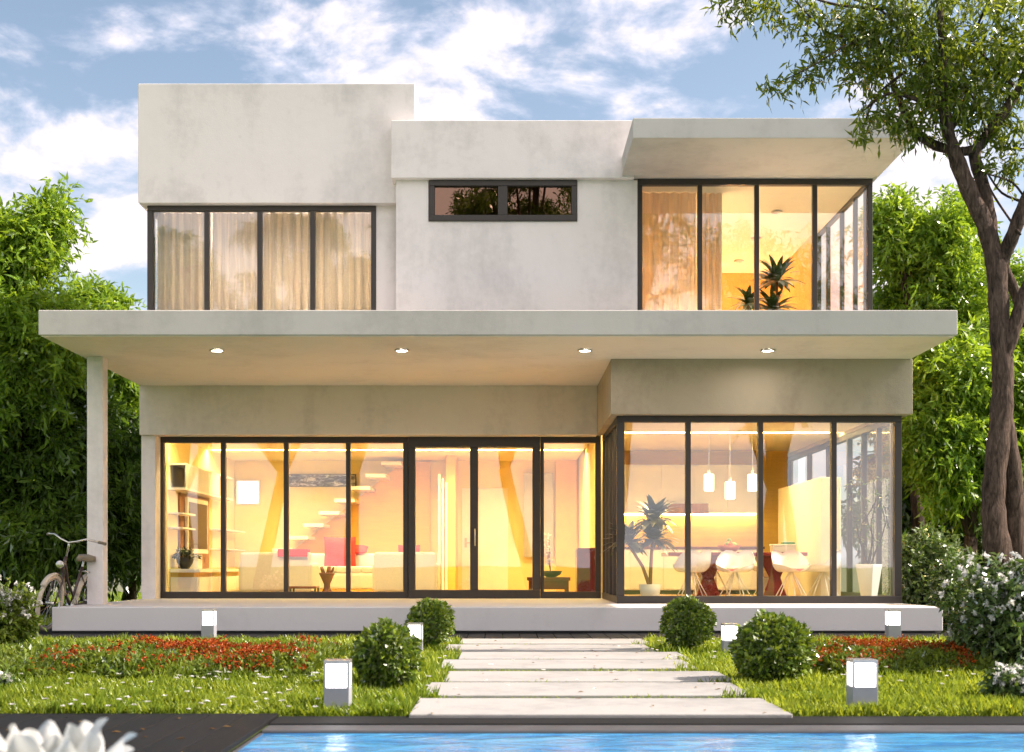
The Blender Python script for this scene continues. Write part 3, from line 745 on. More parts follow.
# dark red carved stool with a cup, low table
t = thing('side_stool', 'dark red flared stool in front of the red cushion', 'stool', (PX(327, 22.1), 22.1, F0))
b = MB(); b.lathe([(.13, 0), (.12, .03), (.055, .16), (.055, .22), (.12, .36), (.14, .40), (.13, .42)], tuple(ORIGIN[t]), 20); b.build('pedestal', M['dark_red'], t, smooth=True)
for k in range(5):
    a = k * 1.257; b = MB(); c = ORIGIN[t]; b.tube([(c.x + .07 * math.cos(a), c.y + .07 * math.sin(a), c.z + .40), (c.x + .12 * math.cos(a), c.y + .12 * math.sin(a), c.z + .52)], [.03, .018], 8); b.build('prong', M['dark_red'], t, smooth=True)
t = thing('coffee_table', 'low dark coffee table on the living room floor near the glass', 'table', (PX(300, 21.95), 21.95, F0))
b = MB(); b.box(PX(290, 22), 21.75, F0 + .15, PX(318, 22), 22.2, F0 + .19); b.build('top', M['dark_red'], t, bevel=.01)
for x in (PX(291.5, 22), PX(316, 22)):
    for y in (21.79, 22.14):
        b = MB(); b.box(x, y, F0, x + .03, y + .03, F0 + .15); b.build('leg', M['black'], t)
# console with vase by the right end
t = thing('low_console', 'low red brown wooden console behind the right hand pane', 'console', (PX(547, 22.3), 22.3, F0))
X0, X1 = PX(527, 22.3), PX(570, 22.3)
b = MB(); b.box(X0, 22.1, F0 + .28, X1, 22.5, F0 + .34); b.build('top', M['dark_wood'], t, bevel=.005)
b = MB(); b.box(X0 + .03, 22.12, F0 + .13, X1 - .03, 22.48, F0 + .278); b.build('drawer', M['dark_wood'], t, bevel=.005)
for x in (X0 + .03, X1 - .09):
    for y in (22.13, 22.42):
        b = MB(); b.box(x, y, F0, x + .06, y + .05, F0 + .128); b.build('leg', M['dark_wood'], t)
t = thing('blossom_bowl', 'black bowl with thin white blossom twigs on the low wooden console', 'vase', (PX(551, 22.3), 22.3, F0 + .34))
c = ORIGIN[t]; b = MB(); b.lathe([(.08, 0), (.17, .05), (.20, .11), (.18, .11), (.14, .06), (.02, .03)], tuple(c), 20); b.build('bowl', M['black'], t, smooth=True)
b = MB(); tips = []
for k in range(6):
    a = RNG.uniform(0, 6.28); p1 = (c.x + .05 * math.cos(a), c.y + .05 * math.sin(a), c.z + .3); p2 = (c.x + .16 * math.cos(a) * RNG.uniform(.5, 1.2), c.y + .12 * math.sin(a), c.z + RNG.uniform(.5, .8))
    b.tube([(c.x, c.y, c.z + .04), p1, p2], [.007, .005, .003], 5); tips += [p1, p2, tuple((Vector(p1) + Vector(p2)) / 2)]
b.build('twigs', M['brown_wood'], t)
V, Q = clusters(np.array(tips), 10, .12, .035, .03, RNG); np_mesh('blossoms', V, Q, M['petal'], t)
t = thing('tall_cabinet', 'narrow dark red cabinet against the yellow partition wall', 'cabinet', (1.40, 22.0, F0))
b = MB(); b.box(1.24, 21.72, F0 + .05, 1.548, 22.3, F0 + .84); b.build('carcass', M['dark_red'], t, bevel=.006)
b = MB(); b.box(1.224, 21.74, F0 + .07, 1.238, 22.28, F0 + .82); b.build('door', M['dark_red'], t, bevel=.004)
b = MB(); b.box(1.27, 21.76, F0, 1.54, 22.26, F0 + .048); b.build('base', M['black'], t)

# ================================================================== dining room and kitchen
t = thing('kitchen_counter', 'kitchen counter with dark worktop along the yellow splashback', 'counter', (3.4, 24.3, F0))
b = MB(); b.box(1.71, 24.08, F0 + .08, 4.85, 24.70, 1.225); b.build('carcass', M['white_gloss'], t)
b = MB(); b.box(1.705, 24.03, 1.228, 4.88, 24.705, 1.275); b.build('worktop', M['dark_wood'], t, bevel=.005)
b = MB(); b.box(1.72, 24.12, F0, 4.83, 24.68, F0 + .078); b.build('base', M['black'], t)
for i in range(5):
    b = MB(); x = 1.73 + i * .623; b.box(x, 24.055, F0 + .1, x + .61, 24.078, 1.21); b.build('door', M['white_gloss'], t, bevel=.003)
b = MB(); b.box(1.706, 24.695, 1.28, 4.9, 24.718, 1.90); tag(b.build('splashback', M['yellow_tile'], None, origin=(3.3, 24.7, 1.28)), 'glowing yellow splashback between counter and white wall cupboards', 'splashback')
t = thing('wall_cupboards', 'row of white wall cupboards above the yellow splashback', 'cupboard', (3.3, 24.5, 1.9))
b = MB(); b.box(1.706, 24.36, 1.92, 4.86, 24.718, 2.84); b.build('carcass', M['white_paint'], t)
for i in range(5):
    b = MB(); x = 1.712 + i * .63; b.box(x, 24.338, 1.925, x + .622, 24.357, 2.835); b.build('door', M['white_paint'], t, bevel=.003)
b = MB(); b.box(1.75, 24.60, 1.890, 4.82, 24.66, 1.915); b.build('added_glow_strip', M['splash_fill'], t)  # glowing strip added to brighten the splashback
b = MB(); b.box(PX(667, 24.1), 24.02, 1.90, PX(708, 24.1), 24.334, 2.08); t2 = b.build('cooker_hood', M['brown_wood'], None, bevel=.006, origin=(3.4, 24.2, 1.9)); tag(t2, 'wood faced cooker hood below the white wall cupboards', 'cooker hood')
# low cream wall whose top runs level, right of the table
b = MB(); b.box(4.93, 20.0, F0, 5.25, 23.1, 2.30); tag(b.build('pantry_block', M['pale_cream'], None, bevel=.01, origin=(5.1, 21.5, F0)), 'cream pantry block standing free at the right end of the kitchen', 'cupboard')
# table
t = thing('dining_table', 'long dark red dining table on broad slab pedestals', 'table', (3.6, 20.4, F0))
TZ = 1.125
b = MB(); b.box(2.55, 19.95, TZ - .06, 4.72, 20.9, TZ); b.build('top', M['dark_red'], t, bevel=.012)
for xa in (3.0, 4.05):
    b = MB(); b.prism_y([(xa, F0), (xa + .42, F0), (xa + .30, F0 + .35), (xa + .44, TZ - .062), (xa - .04, TZ - .062), (xa + .12, F0 + .35)], 20.2, 20.65); b.build('pedestal', M['dark_red'], t, bevel=.01)
t = thing('fruit_bowl', 'terracotta bowl heaped with green and red fruit on the dining table', 'bowl', (PX(729, 20.3), 20.3, TZ)); c = ORIGIN[t]
b = MB(); b.lathe([(.08, 0), (.13, .03), (.19, .11), (.175, .11), (.11, .05), (.01, .04)], tuple(c), 24); b.build('bowl', M['terracotta'], t, smooth=True)
for k in range(9):
    a = k * 2.4; r = .09 * (k % 3) / 2; b = MB(); b.ball((c.x + r * math.cos(a), c.y + r * math.sin(a), c.z + .11 + .05 * (k % 3 == 0) + .008 * (k % 4)), .042, 10); b.build('fruit', M['fruit_green'] if k % 2 else M['fruit_red'], t, smooth=True)
t = thing('storage_box', 'white box on the dining table with two books on it', 'box', (PX(783, 20.3), 20.3, TZ)); c = ORIGIN[t]
b = MB(); b.box(c.x - .18, c.y - .12, TZ, c.x + .18, c.y + .12, TZ + .10); b.build('body', M['white_gloss'], t, bevel=.008)
b = MB(); b.box(c.x - .19, c.y - .13, TZ + .102, c.x + .19, c.y + .13, TZ + .13); b.build('lid', M['white_gloss'], t, bevel=.008)
b = MB(); b.box(c.x - .02, c.y - .10, TZ + .131, c.x + .17, c.y + .08, TZ + .158); tag(b.build('closed_book', M['book_green'], None, bevel=.004, origin=(c.x, c.y, TZ + .131)), 'dark green book lying on the white box', 'book')
b = MB(); b.box(c.x - .01, c.y - .08, TZ + .159, c.x + .15, c.y + .07, TZ + .178); tag(b.build('closed_book', M['white_paint'], None, bevel=.004, origin=(c.x, c.y, TZ + .159)), 'white book on top of the green book', 'book')
def chair(label):
    t = thing('shell_chair', label, 'chair', (0, 0, 0), 'white shell chairs round the dining table')
    # bucket shell: back towards -y
    b = MB(); n, m_ = 20, 8
    for s in (0, 1):
        for j in range(m_ + 1):
            v = j / m_
            for i in range(n):
                th = 2 * math.pi * i / n
                back = max(0, -math.sin(th)); side = abs(math.cos(th))
                r = (.05 + .225 * min(1, v * 1.5)) * (1 - .02 * s)
                h = .44 + max(0, v - .45) * (.03 + .50 * back + .34 * side * (0.6 + .4 * max(0, -math.sin(th)))) + .012 * s * (1 if v < .6 else 0)
                flare = 1 + .16 * max(0, v - .5)
                b.v.append((r * flare * math.cos(th), r * flare * math.sin(th) * .95, h))
    A = (m_ + 1) * n
    for s in (0, 1):
        for j in range(m_):
            for i in range(n):
                q = (s * A + j * n + i, s * A + j * n + (i + 1) % n, s * A + (j + 1) * n + (i + 1) % n, s * A + (j + 1) * n + i)
                b.f.append(q if s else q[::-1])
    for i in range(n): b.f.append((m_ * n + i, m_ * n + (i + 1) % n, A + m_ * n + (i + 1) % n, A + m_ * n + i))
    b.f.append(tuple(range(n))[::-1][::-1]); b.f.append(tuple(A + i for i in range(n)))
    b.build('seat', M['white_gloss'], t, smooth=True)
    b = MB(); b.lathe([(.001, .456), (.19, .458), (.205, .475), (.18, .495), (.001, .50)], (0, .03, 0), 20, cap=False); b.build('seat_pad', M['pink_pad'], t, smooth=True)
    for k in range(6):
        a = k * math.pi / 3 + .3; lg = MB(); lg.tube([(.03 * math.cos(a), .03 * math.sin(a), .44), (.27 * math.cos(a), .27 * math.sin(a), .01)], .0085, 6); lg.build('leg', M['white_gloss'], t, smooth=True)
    r_ = MB(); r_.tube([(.27 * math.cos(a), .27 * math.sin(a), .012) for a in np.linspace(0, 2 * math.pi, 24, endpoint=False)], .0085, 6, closed=True); r_.build('base_ring', M['white_gloss'], t, smooth=True)
    return t
ch = [(735, 19.5, 160, 'white shell chair pushed in below the fruit bowl'), (791, 19.5, 195, 'white shell chair in front of the white box, beside the cream block'),
      (692, 19.6, 20, 'white shell chair half hidden behind the first bay mullion, next to the palm'), (823, 20.0, 80, 'white shell chair at the table end nearest the tall planters'),
      (716, 21.4, 180, 'white shell chair on the far side of the table, left of the fruit bowl'), (768, 21.4, 172, 'white shell chair on the far side of the table behind the white box')]
proto = chair(ch[0][3])
for i, (px, y, rz, lb) in enumerate(ch):
    o = proto if i == 0 else copy_tree(proto)
    o.location = (PX(px, y), y, F0); o.rotation_euler = (0, 0, R(rz)); o['label'] = lb
def pendant(label):
    t = thing('pendant_lamp', label, 'lamp', (0, 0, 0), 'white pendant lamps over the dining table')
    b = MB(); b.lathe([(.072, 0), (.078, .01), (.078, .26), (.07, .27), (.02, .275)], (0, 0, 0), 24, cap=False); b.build('shade', M['pendant_glow'], t, smooth=True)
    b = MB(); b.lathe([(.022, .27), (.022, .33), (.008, .34)], (0, 0, 0), 12); b.build('holder', M['white_gloss'], t, smooth=True)
    b = MB(); b.tube([(0, 0, .33), (0, 0, 1.1)], .005, 6); b.build('cord', M['white_gloss'], t)
    return t
pl = [(709, 20.5, PZ(491, 20.5), 'left one of the three glowing white pendant lamps'), (730, 20.0, PZ(499, 20.0), 'lowest and middle one of the three glowing pendant lamps'), (752.5, 20.8, PZ(491, 20.8), 'right one of the three glowing pendant lamps, by the bay mullion')]
proto = pendant(pl[0][3])
for i, (px, y, z, lb) in enumerate(pl):
    o = proto if i == 0 else copy_tree(proto); o.location = (PX(px, y), y, z); o['label'] = lb
    for c_ in children(o):
        if c_.name.startswith('cord'): c_.scale = (1, 1, 1); 
# shorten the cords to the ceiling
for o in [o for o in COL.objects if o.name.startswith('pendant_lamp')]:
    for c_ in children(o):
        if c_.name.startswith('cord'):
            hgt = 3.128 - o.location.z; c_.data = c_.data.copy()
            for v in c_.data.vertices:
                if v.co.z > .7: v.co.z = hgt

def rosette(c, n, L, W, rng, tilt=(-.15, 1.45)):
    """arching blades: 5 segments each"""
    Vs, Qs = [], []; k = 0
    for i in range(n):
        a = rng.uniform(0, 6.28); e = rng.uniform(*tilt); l = L * rng.uniform(.7, 1.1)
        p = Vector(c); seg = 6; s = Vector((-math.sin(a), math.cos(a), 0))
        for j in range(seg + 1):
            u = j / seg; wd = W * (math.sin(math.pi * min(1, .15 + u * .85)) ** .8) * .5 if u < 1 else 0.001
            Vs += [tuple(p - s * wd), tuple(p + s * wd)]
            ee = e - u * .95; p = p + Vector((math.cos(a) * math.cos(ee), math.sin(a) * math.cos(ee), math.sin(ee))) * l / seg
        for j in range(seg): q = k + j * 2; Qs.append((q, q + 1, q + 3, q + 2))
        k += (seg + 1) * 2
    return np.array(Vs), np.array(Qs)
def palm(label, loc, heads, pot_r, pot_h, pot_mat, L, W, n=34):
    t = thing('potted_palm', label, 'plant', loc, 'potted palms behind the glass'); c = Vector(loc)
    b = MB(); b.lathe([(pot_r * .75, 0), (pot_r, pot_h), (pot_r * .9, pot_h), (pot_r * .85, pot_h * .85), (.01, pot_h * .85)], tuple(c), 24); b.build('pot', M[pot_mat], t, smooth=True)
    b = MB(); parts = []
    for (dx_, dy_, h) in heads:
        b.tube([(c.x, c.y, c.z + pot_h * .8), (c.x + dx_ * .35, c.y + dy_ * .35, c.z + pot_h + (h - pot_h) * .45), (c.x + dx_, c.y + dy_, c.z + h)], [.032, .026, .02], 8)
        parts.append(rosette((c.x + dx_, c.y + dy_, c.z + h), n, L, W, RNG))
    b.build('trunk', M['brown_wood'], t, smooth=True)
    V, Q = join(parts); np_mesh('foliage', V, Q, M['leaf_palm'], t); return t
palm('dark forked palm in a pale pot behind the leftmost bay pane', (PX(650, 19.3), 19.3, F0), [(.06, 0, 1.22), (-.32, .05, .86), (.05, .08, .92)], .17, .26, 'white_gloss', .46, .11, 84)
palm('tall dark palm upstairs in the middle of the bright room', (PX(777, 19.4), 19.4, 4.192), [(0, 0, 1.02), (-.04, .1, .60)], .16, .28, 'black', .44, .09, 66)
palm('smaller dark palm upstairs, left of the tall palm', (PX(748, 19.3), 19.3, 4.192), [(0, 0, .66)], .14, .26, 'black', .36, .075, 46)
def planter(label, x, y, h):
    t = thing('tapered_planter', label, 'planter', (x, y, F0), 'tall white planters with bare trees')
    b = MB(); b.lathe([(.11, 0), (.20, h), (.18, h), (.17, h - .06), (.01, h - .06)], (x, y, F0), 4, cap=True)
    o = b.build('pot', M['white_gloss'], t, bevel=.006)
    b = MB(); tips = []
    for k in range(5):
        p = Vector((x + RNG.normal() * .03, y + RNG.normal() * .03, F0 + h - .06)); pts = [p]; 
        for s in range(6): p = p + Vector((RNG.normal() * .06, RNG.normal() * .05, .22)); pts.append(p)
        b.tube(pts, list(np.linspace(.016, .004, 7)), 6); tips += [tuple(q) for q in pts[2:]]
    b.build('trunk', M['dark_bark'], t)
    V, Q = clusters(np.array(tips), 8, .2, .07, .025, RNG); np_mesh('foliage', V, Q, M['leaf_dark'], t)
planter('tall white tapered planter with a bare tree in the front corner of the dining bay', 5.36, 18.85, .56)

# ---- upstairs
b = MB(); t = thing('low_cabinet', 'low white cabinet by the side glazing of the upstairs room', 'cabinet', (4.95, 20.6, 4.192))
b.box(4.66, 19.9, 4.26, 5.02, 21.1, 4.78); b.build('carcass', M['white_gloss'], t, bevel=.006)
b = MB(); b.box(4.70, 19.94, 4.192, 4.98, 21.06, 4.258); b.build('base', M['black'], t)
b = MB(); b.box(4.64, 19.92, 4.28, 4.657, 20.49, 4.76); b.build('door', M['white_gloss'], t, bevel=.003)
b = MB(); b.box(4.64, 20.51, 4.28, 4.657, 21.08, 4.76); b.build('door', M['white_gloss'], t, bevel=.003)
def curtain(label, x0, x1, y, z0, z1, mat_, amp=.045, wave=.13, axis='x', group='sheer curtains upstairs'):
    n = int((x1 - x0) / .012); Vs = []; ph = RNG.uniform(0, 6, 4)
    for i in range(n + 1):
        u = x0 + (x1 - x0) * i / n
        off = amp * (math.sin(2 * math.pi * u / wave + .9 * math.sin(u * 5 + ph[0])) + .35 * math.sin(2 * math.pi * u / (wave * .43) + ph[1]))
        for z, k in ((z0, 1.15), ((z0 + z1) / 2, 1.0), (z1, .75)):
            Vs.append((u, y + off * k, z) if axis == 'x' else (y + off * k, u, z))
    Q = []
    for i in range(n):
        for j in range(2): q = i * 3 + j; Q.append((q, q + 3, q + 4, q + 1))
    o = np_mesh('curtain', np.array(Vs), np.array(Q), M[mat_], origin=((x0 + x1) / 2, y, z0) if axis == 'x' else (y, (x0 + x1) / 2, z0))
    sm = o.modifiers.new('cloth', 'SOLIDIFY'); sm.thickness = .003
    o.data.polygons.foreach_set('use_smooth', [True] * len(o.data.polygons))
    tag(o, label, 'curtain', group); return o
curtain('leftmost sheer curtain upstairs, in the corner pane of the left window', -5.14, -4.34, 18.92, 4.20, 6.13, 'sheer')
curtain('sheer curtain behind the second and third panes of the upper left window', -4.32, -2.83, 18.92, 4.20, 6.13, 'sheer')
curtain('sheer curtain behind the last pane of the upper left window', -2.81, -1.80, 18.92, 4.20, 6.13, 'sheer')
curtain('peach curtain filling the first pane of the upper right window', 1.93, 2.80, 18.80, 4.20, 6.395, 'peach_curtain', wave=.17)
curtain('gathered peach curtain edge behind the second pane of the upper right window', 2.82, PX(722, 18.9), 18.84, 4.20, 6.395, 'peach_curtain', wave=.11, amp=.055)
# ================================================================== bollard lamps
def bollard(label, h=.42, w_=.155):
    t = thing('bollard_lamp', label, 'bollard light', (0, 0, 0), 'square garden bollard lamps')
    a = w_ / 2
    b = MB(); b.box(-a, -a, -.02, a, a, h * .50); b.build('base', M['bollard_metal'], t, bevel=.004)
    b = MB(); b.box(-a * .80, -a * .86, h * .502, a * .80, a * .80, h * .93); b.build('diffuser', M['bollard_glow'], t)
    b = MB(); b.box(-a, -a, h * .94, a, a, h)
    for sx in (-1, 1):
        for sy in (-1, 1): b.box(sx * a, sy * a, h * .501, sx * (a - .014), sy * (a - .014), h * .939)
    b.build('frame', M['steel_trim'], t, bevel=.002)
    return t
bl = [(338, 714, 'near bollard lamp left of the path, beside the round bush by the pool'), (862, 713, 'near bollard lamp right of the path, in the grass by the pool'),
      (209, 641, 'small bollard lamp at the terrace behind the red flower bed, far left'), (415, 656, 'bollard lamp half hidden between the two round bushes left of the path'),
      (730, 657, 'bollard lamp right of the path between the two round bushes'), (893, 641, 'small bollard lamp at the right end of the terrace')]
proto = bollard(bl[0][2])
for i, (px, py, lb) in enumerate(bl):
    o = proto if i == 0 else copy_tree(proto); Y = EYE * F / (py - CY)
    o.location = (PX(px, Y), Y, 0); o['label'] = lb
# hero sizes: near ones 54 px high at 7.9 m -> .335 m
for o in [o for o in COL.objects if o.name.startswith('bollard_lamp')]:
    y = o.location.y; o.scale = (1, 1, .335 / .42) if y < 9 else (1.0, 1.0, .80 if y < 14 else .92)

# ================================================================== clipped round bushes
def ball_bush(label, px, py, r_px, Y):
    r = r_px * Y / F; c = Vector((PX(px, Y), Y, 0)); zc = PZ(py, Y)
    t = thing('round_bush', label, 'bush', (c.x, Y, 0), 'clipped round box bushes beside the path')
    b = MB(); b.tube([(c.x, Y, -.02), (c.x, Y, zc)], .02, 8); b.build('stem', M['dark_bark'], t)
    n = int(3900 * (r / .26) ** 2); rng = np.random.default_rng(int(px))
    pts, u = lobe_points((c.x, Y, zc), (r, r, r * .97), n, rng, shell=.78, lump=.13)
    pts = pts[pts[:, 2] > .01]; u = u[:len(pts)]
    d = unit(pts - np.array([c.x, Y, zc])) * .8 + rng.normal(size=pts.shape) * .7
    V1, Q1 = leaves(pts, d, .050, .030, rng, up=.2)
    # inner twiggy mass so the middle is not hollow
    b2 = MB(); b2.ball((c.x, Y, zc), r * .78, 20); V2 = np.array(b2.v); 
    o = np_mesh('foliage', V1, Q1, M['leaf_box'], t)
    b2.build('core', M['leaf_dark'], t, smooth=True)
for a in ((386, 655, 31.5, 9.3, 'round clipped bush left of the path nearest the pool'), (430, 622, 21.5, 13.6, 'smaller round clipped bush left of the path near the terrace'),
          (687, 623, 24.5, 13.4, 'smaller round clipped bush right of the path near the terrace'), (773, 652, 37, 9.9, 'large round clipped bush right of the path next to the orange flowers')):
    ball_bush(a[4], *a[:4])

# ================================================================== lawn
def in_stone(x, y):
    m = np.zeros(len(x), bool)
    for (xl, xr, yf, yb) in stones:
        Yf = (EYE - .035) * F / (yf - CY); Yb = (EYE - .035) * F / (yb - CY)
        m |= (x > PX(xl, Yf) - .005) & (x < PX(xr, Yf) + .005) & (y > Yf - .005) & (y < Yb + .005)
    return m
def blades(x, y, hgt, wid, rng):
    n = len(x); a = rng.uniform(0, 6.28, n); lean = rng.uniform(.1, .75, n) * hgt; h = hgt * rng.uniform(.45, 1.2, n)
    # tufts: neighbouring blades share a direction and a height
    tx = np.sin(x * 9.1 + 1.3 * np.sin(y * 7.7)) + np.cos(y * 8.3 + x * 3.1); h = h * (1 + .22 * tx)
    dx, dy = np.cos(a) * lean, np.sin(a) * lean; wx, wy = -np.sin(a) * wid / 2, np.cos(a) * wid / 2
    z0 = np.full(n, -.005)
    V = np.stack([np.stack([x - wx, y - wy, z0], 1), np.stack([x + wx, y + wy, z0], 1),
                  np.stack([x + dx * .4 + wx * .8, y + dy * .4 + wy * .8, h * .62], 1), np.stack([x + dx, y + dy, h], 1), np.stack([x + dx * .4 - wx * .8, y + dy * .4 - wy * .8, h * .62], 1)], 1).reshape(-1, 3)
    Q = np.arange(5 * n).reshape(n, 5)[:, [0, 1, 2, 3, 4]]; return V, Q
rng = np.random.default_rng(5)
def lawn_points(n, y0, y1, pad=1.05):
    y = y0 + (y1 - y0) * rng.uniform(size=n) ** 1.25; half = (y * 512 / F + .35) * pad
    x = rng.uniform(-1, 1, n) * half; return x, y
x, y = lawn_points(150000, 7.68, 15.34); k = ~in_stone(x, y); x, y = x[k], y[k]
path = (np.abs(x - (.45 + (y - 8) * 0.01)) < (1.15)) & (x > -.75) & (x < 1.7)
h = np.where(path & (np.abs(x - .5) < .95), .034, .078); k2 = ~(path & (rng.uniform(size=len(x)) < .35))
V, Q = blades(x[k2], y[k2], h[k2], .0062 * (y[k2] / 10), rng)
tag(np_mesh('lawn_grass', V, Q, M['grass'], origin=(0, 11, 0)), 'sunlit uncut green lawn grass between pool and terrace', 'grass', kind='stuff')
n = 26000; side = rng.uniform(size=n) < .5
y = 15.4 + 30 * rng.uniform(size=n) ** 1.6; xl = rng.uniform(0, 1, n)
x = np.where(side, -6.9 - xl * (y * .42 - 6.0).clip(.5), 6.85 + xl * (y * .42 - 6.2).clip(.4))
V, Q = blades(x, y, np.full(n, .07), .011 * (y / 16), rng)
tag(np_mesh('lawn_grass', V, Q, M['grass'], origin=(0, 25, 0)), 'lawn grass under the trees on both sides of the house', 'grass', kind='stuff')

# daisies sprinkled through the lawn
pts = []
for (px0, px1, py0, py1, n) in ((0, 340, 672, 715, 62), (150, 330, 668, 690, 26), (640, 720, 640, 665, 22), (800, 1000, 655, 690, 34), (425, 460, 640, 700, 8), (480, 640, 642, 696, 14)):
    for _ in range(n):
        px, py = RNG.uniform(px0, px1), RNG.uniform(py0, py1); Y = (EYE - .06) * F / (py - CY); pts.append((PX(px, Y), Y, RNG.uniform(.085, .12)))
pts = np.array(pts); parts = []
for k in range(9):
    a = k / 9 * 6.283; d = np.tile([math.cos(a), math.sin(a), .35], (len(pts), 1)) + RNG.normal(size=(len(pts), 3)) * .12
    parts.append(leaves(pts, d, .020, .013, RNG, up=2))
V, Q = join(parts); tag(np_mesh('daisy_flowers', V, Q, M['petal'], origin=(0, 10, 0)), 'small white daisies scattered through the lawn grass', 'flowers', kind='stuff')

# ---- flower beds: low leafy cover with red heads
def bed(label, label2, pxs, Y0_, Y1_, n, hmax, fl, seed, frac, red_from, dens):
    rr = np.random.default_rng(seed); y = rr.uniform(Y0_, Y1_, n); px = rr.uniform(*pxs, n); x = (px - CX) / F * (Y0_ + Y1_) / 2
    edge = np.minimum(1, np.minimum(y - Y0_, Y1_ - y) / .35 + .35) * (1 + .25 * np.sin(x * 4.3 + seed) * np.sin(y * 5.1))
    z = hmax * edge * rr.uniform(.25, 1.0, n) ** .6
    d = rr.normal(size=(n, 3)); d[:, 2] = np.abs(d[:, 2]) + .6
    V, Q = leaves(np.stack([x, y, z * .8], 1), d, .065, .026, rr, up=.4)
    tag(np_mesh('ground_cover', V, Q, M['leaf_bed'], origin=((PX(sum(pxs) / 2, Y0_)), (Y0_ + Y1_) / 2, 0)), label, 'flower bed', kind='stuff')
    m = int(n * frac); y = rr.uniform(Y0_ + .05, Y1_ - .05, m * 3); px = red_from[0] + (red_from[1] - red_from[0]) * rr.uniform(size=m * 3); x = (px - CX) / F * (Y0_ + Y1_) / 2
    keep = (rr.uniform(size=m * 3) < dens * np.clip(.45 + .55 * np.sin(x * 3.1 + y * 2.3 + seed) + .5 * np.sin(x * 9 + 2 * np.sin(y * 7)) , 0, 1) * np.clip((px - red_from[0]) / 90 + .15, 0, 1)); x, y = x[keep], y[keep]; m = len(x)
    edge = np.minimum(1, np.minimum(y - Y0_, Y1_ - y) / .35 + .35) * (1 + .25 * np.sin(x * 4.3 + seed) * np.sin(y * 5.1))
    z = hmax * edge * rr.uniform(.82, 1.15, m)
    c = np.stack([x, y, z], 1); V, Q = clusters(c, 6, .030, .024, .015, rr, droop=0, up=.5)
    tag(np_mesh('flower_heads', V, Q, fl, origin=((PX(sum(pxs) / 2, Y0_)), (Y0_ + Y1_) / 2, 0)), label2, 'flowers', kind='stuff')
bed('low yellow green plants of the long left flower bed', 'rusty red flowers of the long left bed', (-20, 330), 9.9, 12.1, 26000, .20, M['petal_red'], 3, .12, (65, 325), .42)
bed('low green plants of the right flower bed beside the large round bush', 'orange red flowers of the right bed', (806, 1010), 10.2, 12.1, 17000, .20, M['petal_orange'], 8, .14, (780, 945), .5)

# ================================================================== shrubs
def shrub(name, label, px, py_top, Y, w_px, leafm, n, L, W, flower=0, seed=0, cat='shrub', lobes=5, fl_top=.35, h_px=None, flm='petal', fsize=.036, group=None):
    rr = np.random.default_rng(seed); h = PZ(py_top, Y); w_ = w_px * Y / F / 2; cx_ = PX(px, Y)
    t = thing(name, label, cat, (cx_, Y, 0), group)
    b = MB(); parts = []; fls = []
    for i in range(lobes):
        a = rr.uniform(0, 6.28); q = (i + .5) / lobes
        c = np.array([cx_ + w_ * .58 * (2 * q - 1) * rr.uniform(.8, 1.1), Y + rr.uniform(-.5, .5) * w_, h * rr.uniform(.40, .62)])
        r = np.array([w_ * rr.uniform(.42, .6), w_ * .5, h - c[2]])
        p, u = lobe_points(c, r, n // lobes, rr, .35, .35); p = p[p[:, 2] > .02]
        parts.append(clusters(p, 6, L * 1.5, L, W, rr, droop=.15, outward=p - c, up=.5))
        b.tube([(cx_ + rr.normal() * .04, Y, -.03), tuple((c + [cx_, Y, 0]) / 2), tuple(c + [0, 0, r[2] * .5])], [.022, .014, .006], 6)
        if flower:
            p, u = lobe_points(c, r * 1.04, flower * 3 // lobes, rr, .93, .35); k = (u[:, 2] > fl_top * rr.uniform(-.6, 1.6, len(u))) & (p[:, 2] > h * .25); fls.append(p[k])
    b.build('stems', M['dark_bark'], t, smooth=True)
    V, Q = join(parts); np_mesh('foliage', V, Q, M[leafm], t)
    if flower:
        p = np.concatenate(fls); q = clusters(p, 11, fsize * .9, fsize, fsize * .75, rr, droop=0, up=.8, spread=1.4); np_mesh('blossoms', *q, M[flm], t)
    return t
G = 'white flowering shrubs'
shrub('flowering_shrub', 'big white flowering shrub at the foot of the foreground tree', 1018, 566, 10.6, 132, 'leaf_shrub', 1900, .075, .034, 230, 21, group=G)
shrub('flowering_shrub', 'low white flowering shrub in front right by the pool edge', 1020, 668, 8.6, 84, 'leaf_shrub', 800, .055, .026, 90, 22, group=G)
shrub('flowering_shrub', 'dark leafy shrub with few white flowers beside the right flower bed', 978, 645, 11.2, 78, 'leaf_box', 1300, .06, .026, 30, 23, group=G)
shrub('flowering_shrub', 'white flowering shrub at the left edge in front of the bicycle', 2, 588, 13.4, 62, 'leaf_bed', 800, .07, .032, 130, 24, group=G)
shrub('flowering_shrub', 'tiny white flowering shrub at the left edge by the lawn front', -4, 676, 9.2, 36, 'leaf_shrub', 300, .05, .024, 45, 25, group=G)
shrub('garden_shrub', 'dark grey green shrub beyond the right end of the terrace', 925, 536, 20.5, 84, 'leaf_shrub', 2400, .12, .04, 0, 26, lobes=6)
shrub('garden_shrub', 'dark shrub behind the big white flowering shrub, next to the tree trunk', 958, 560, 18.0, 60, 'leaf_shrub', 1500, .10, .04, 40, 27)

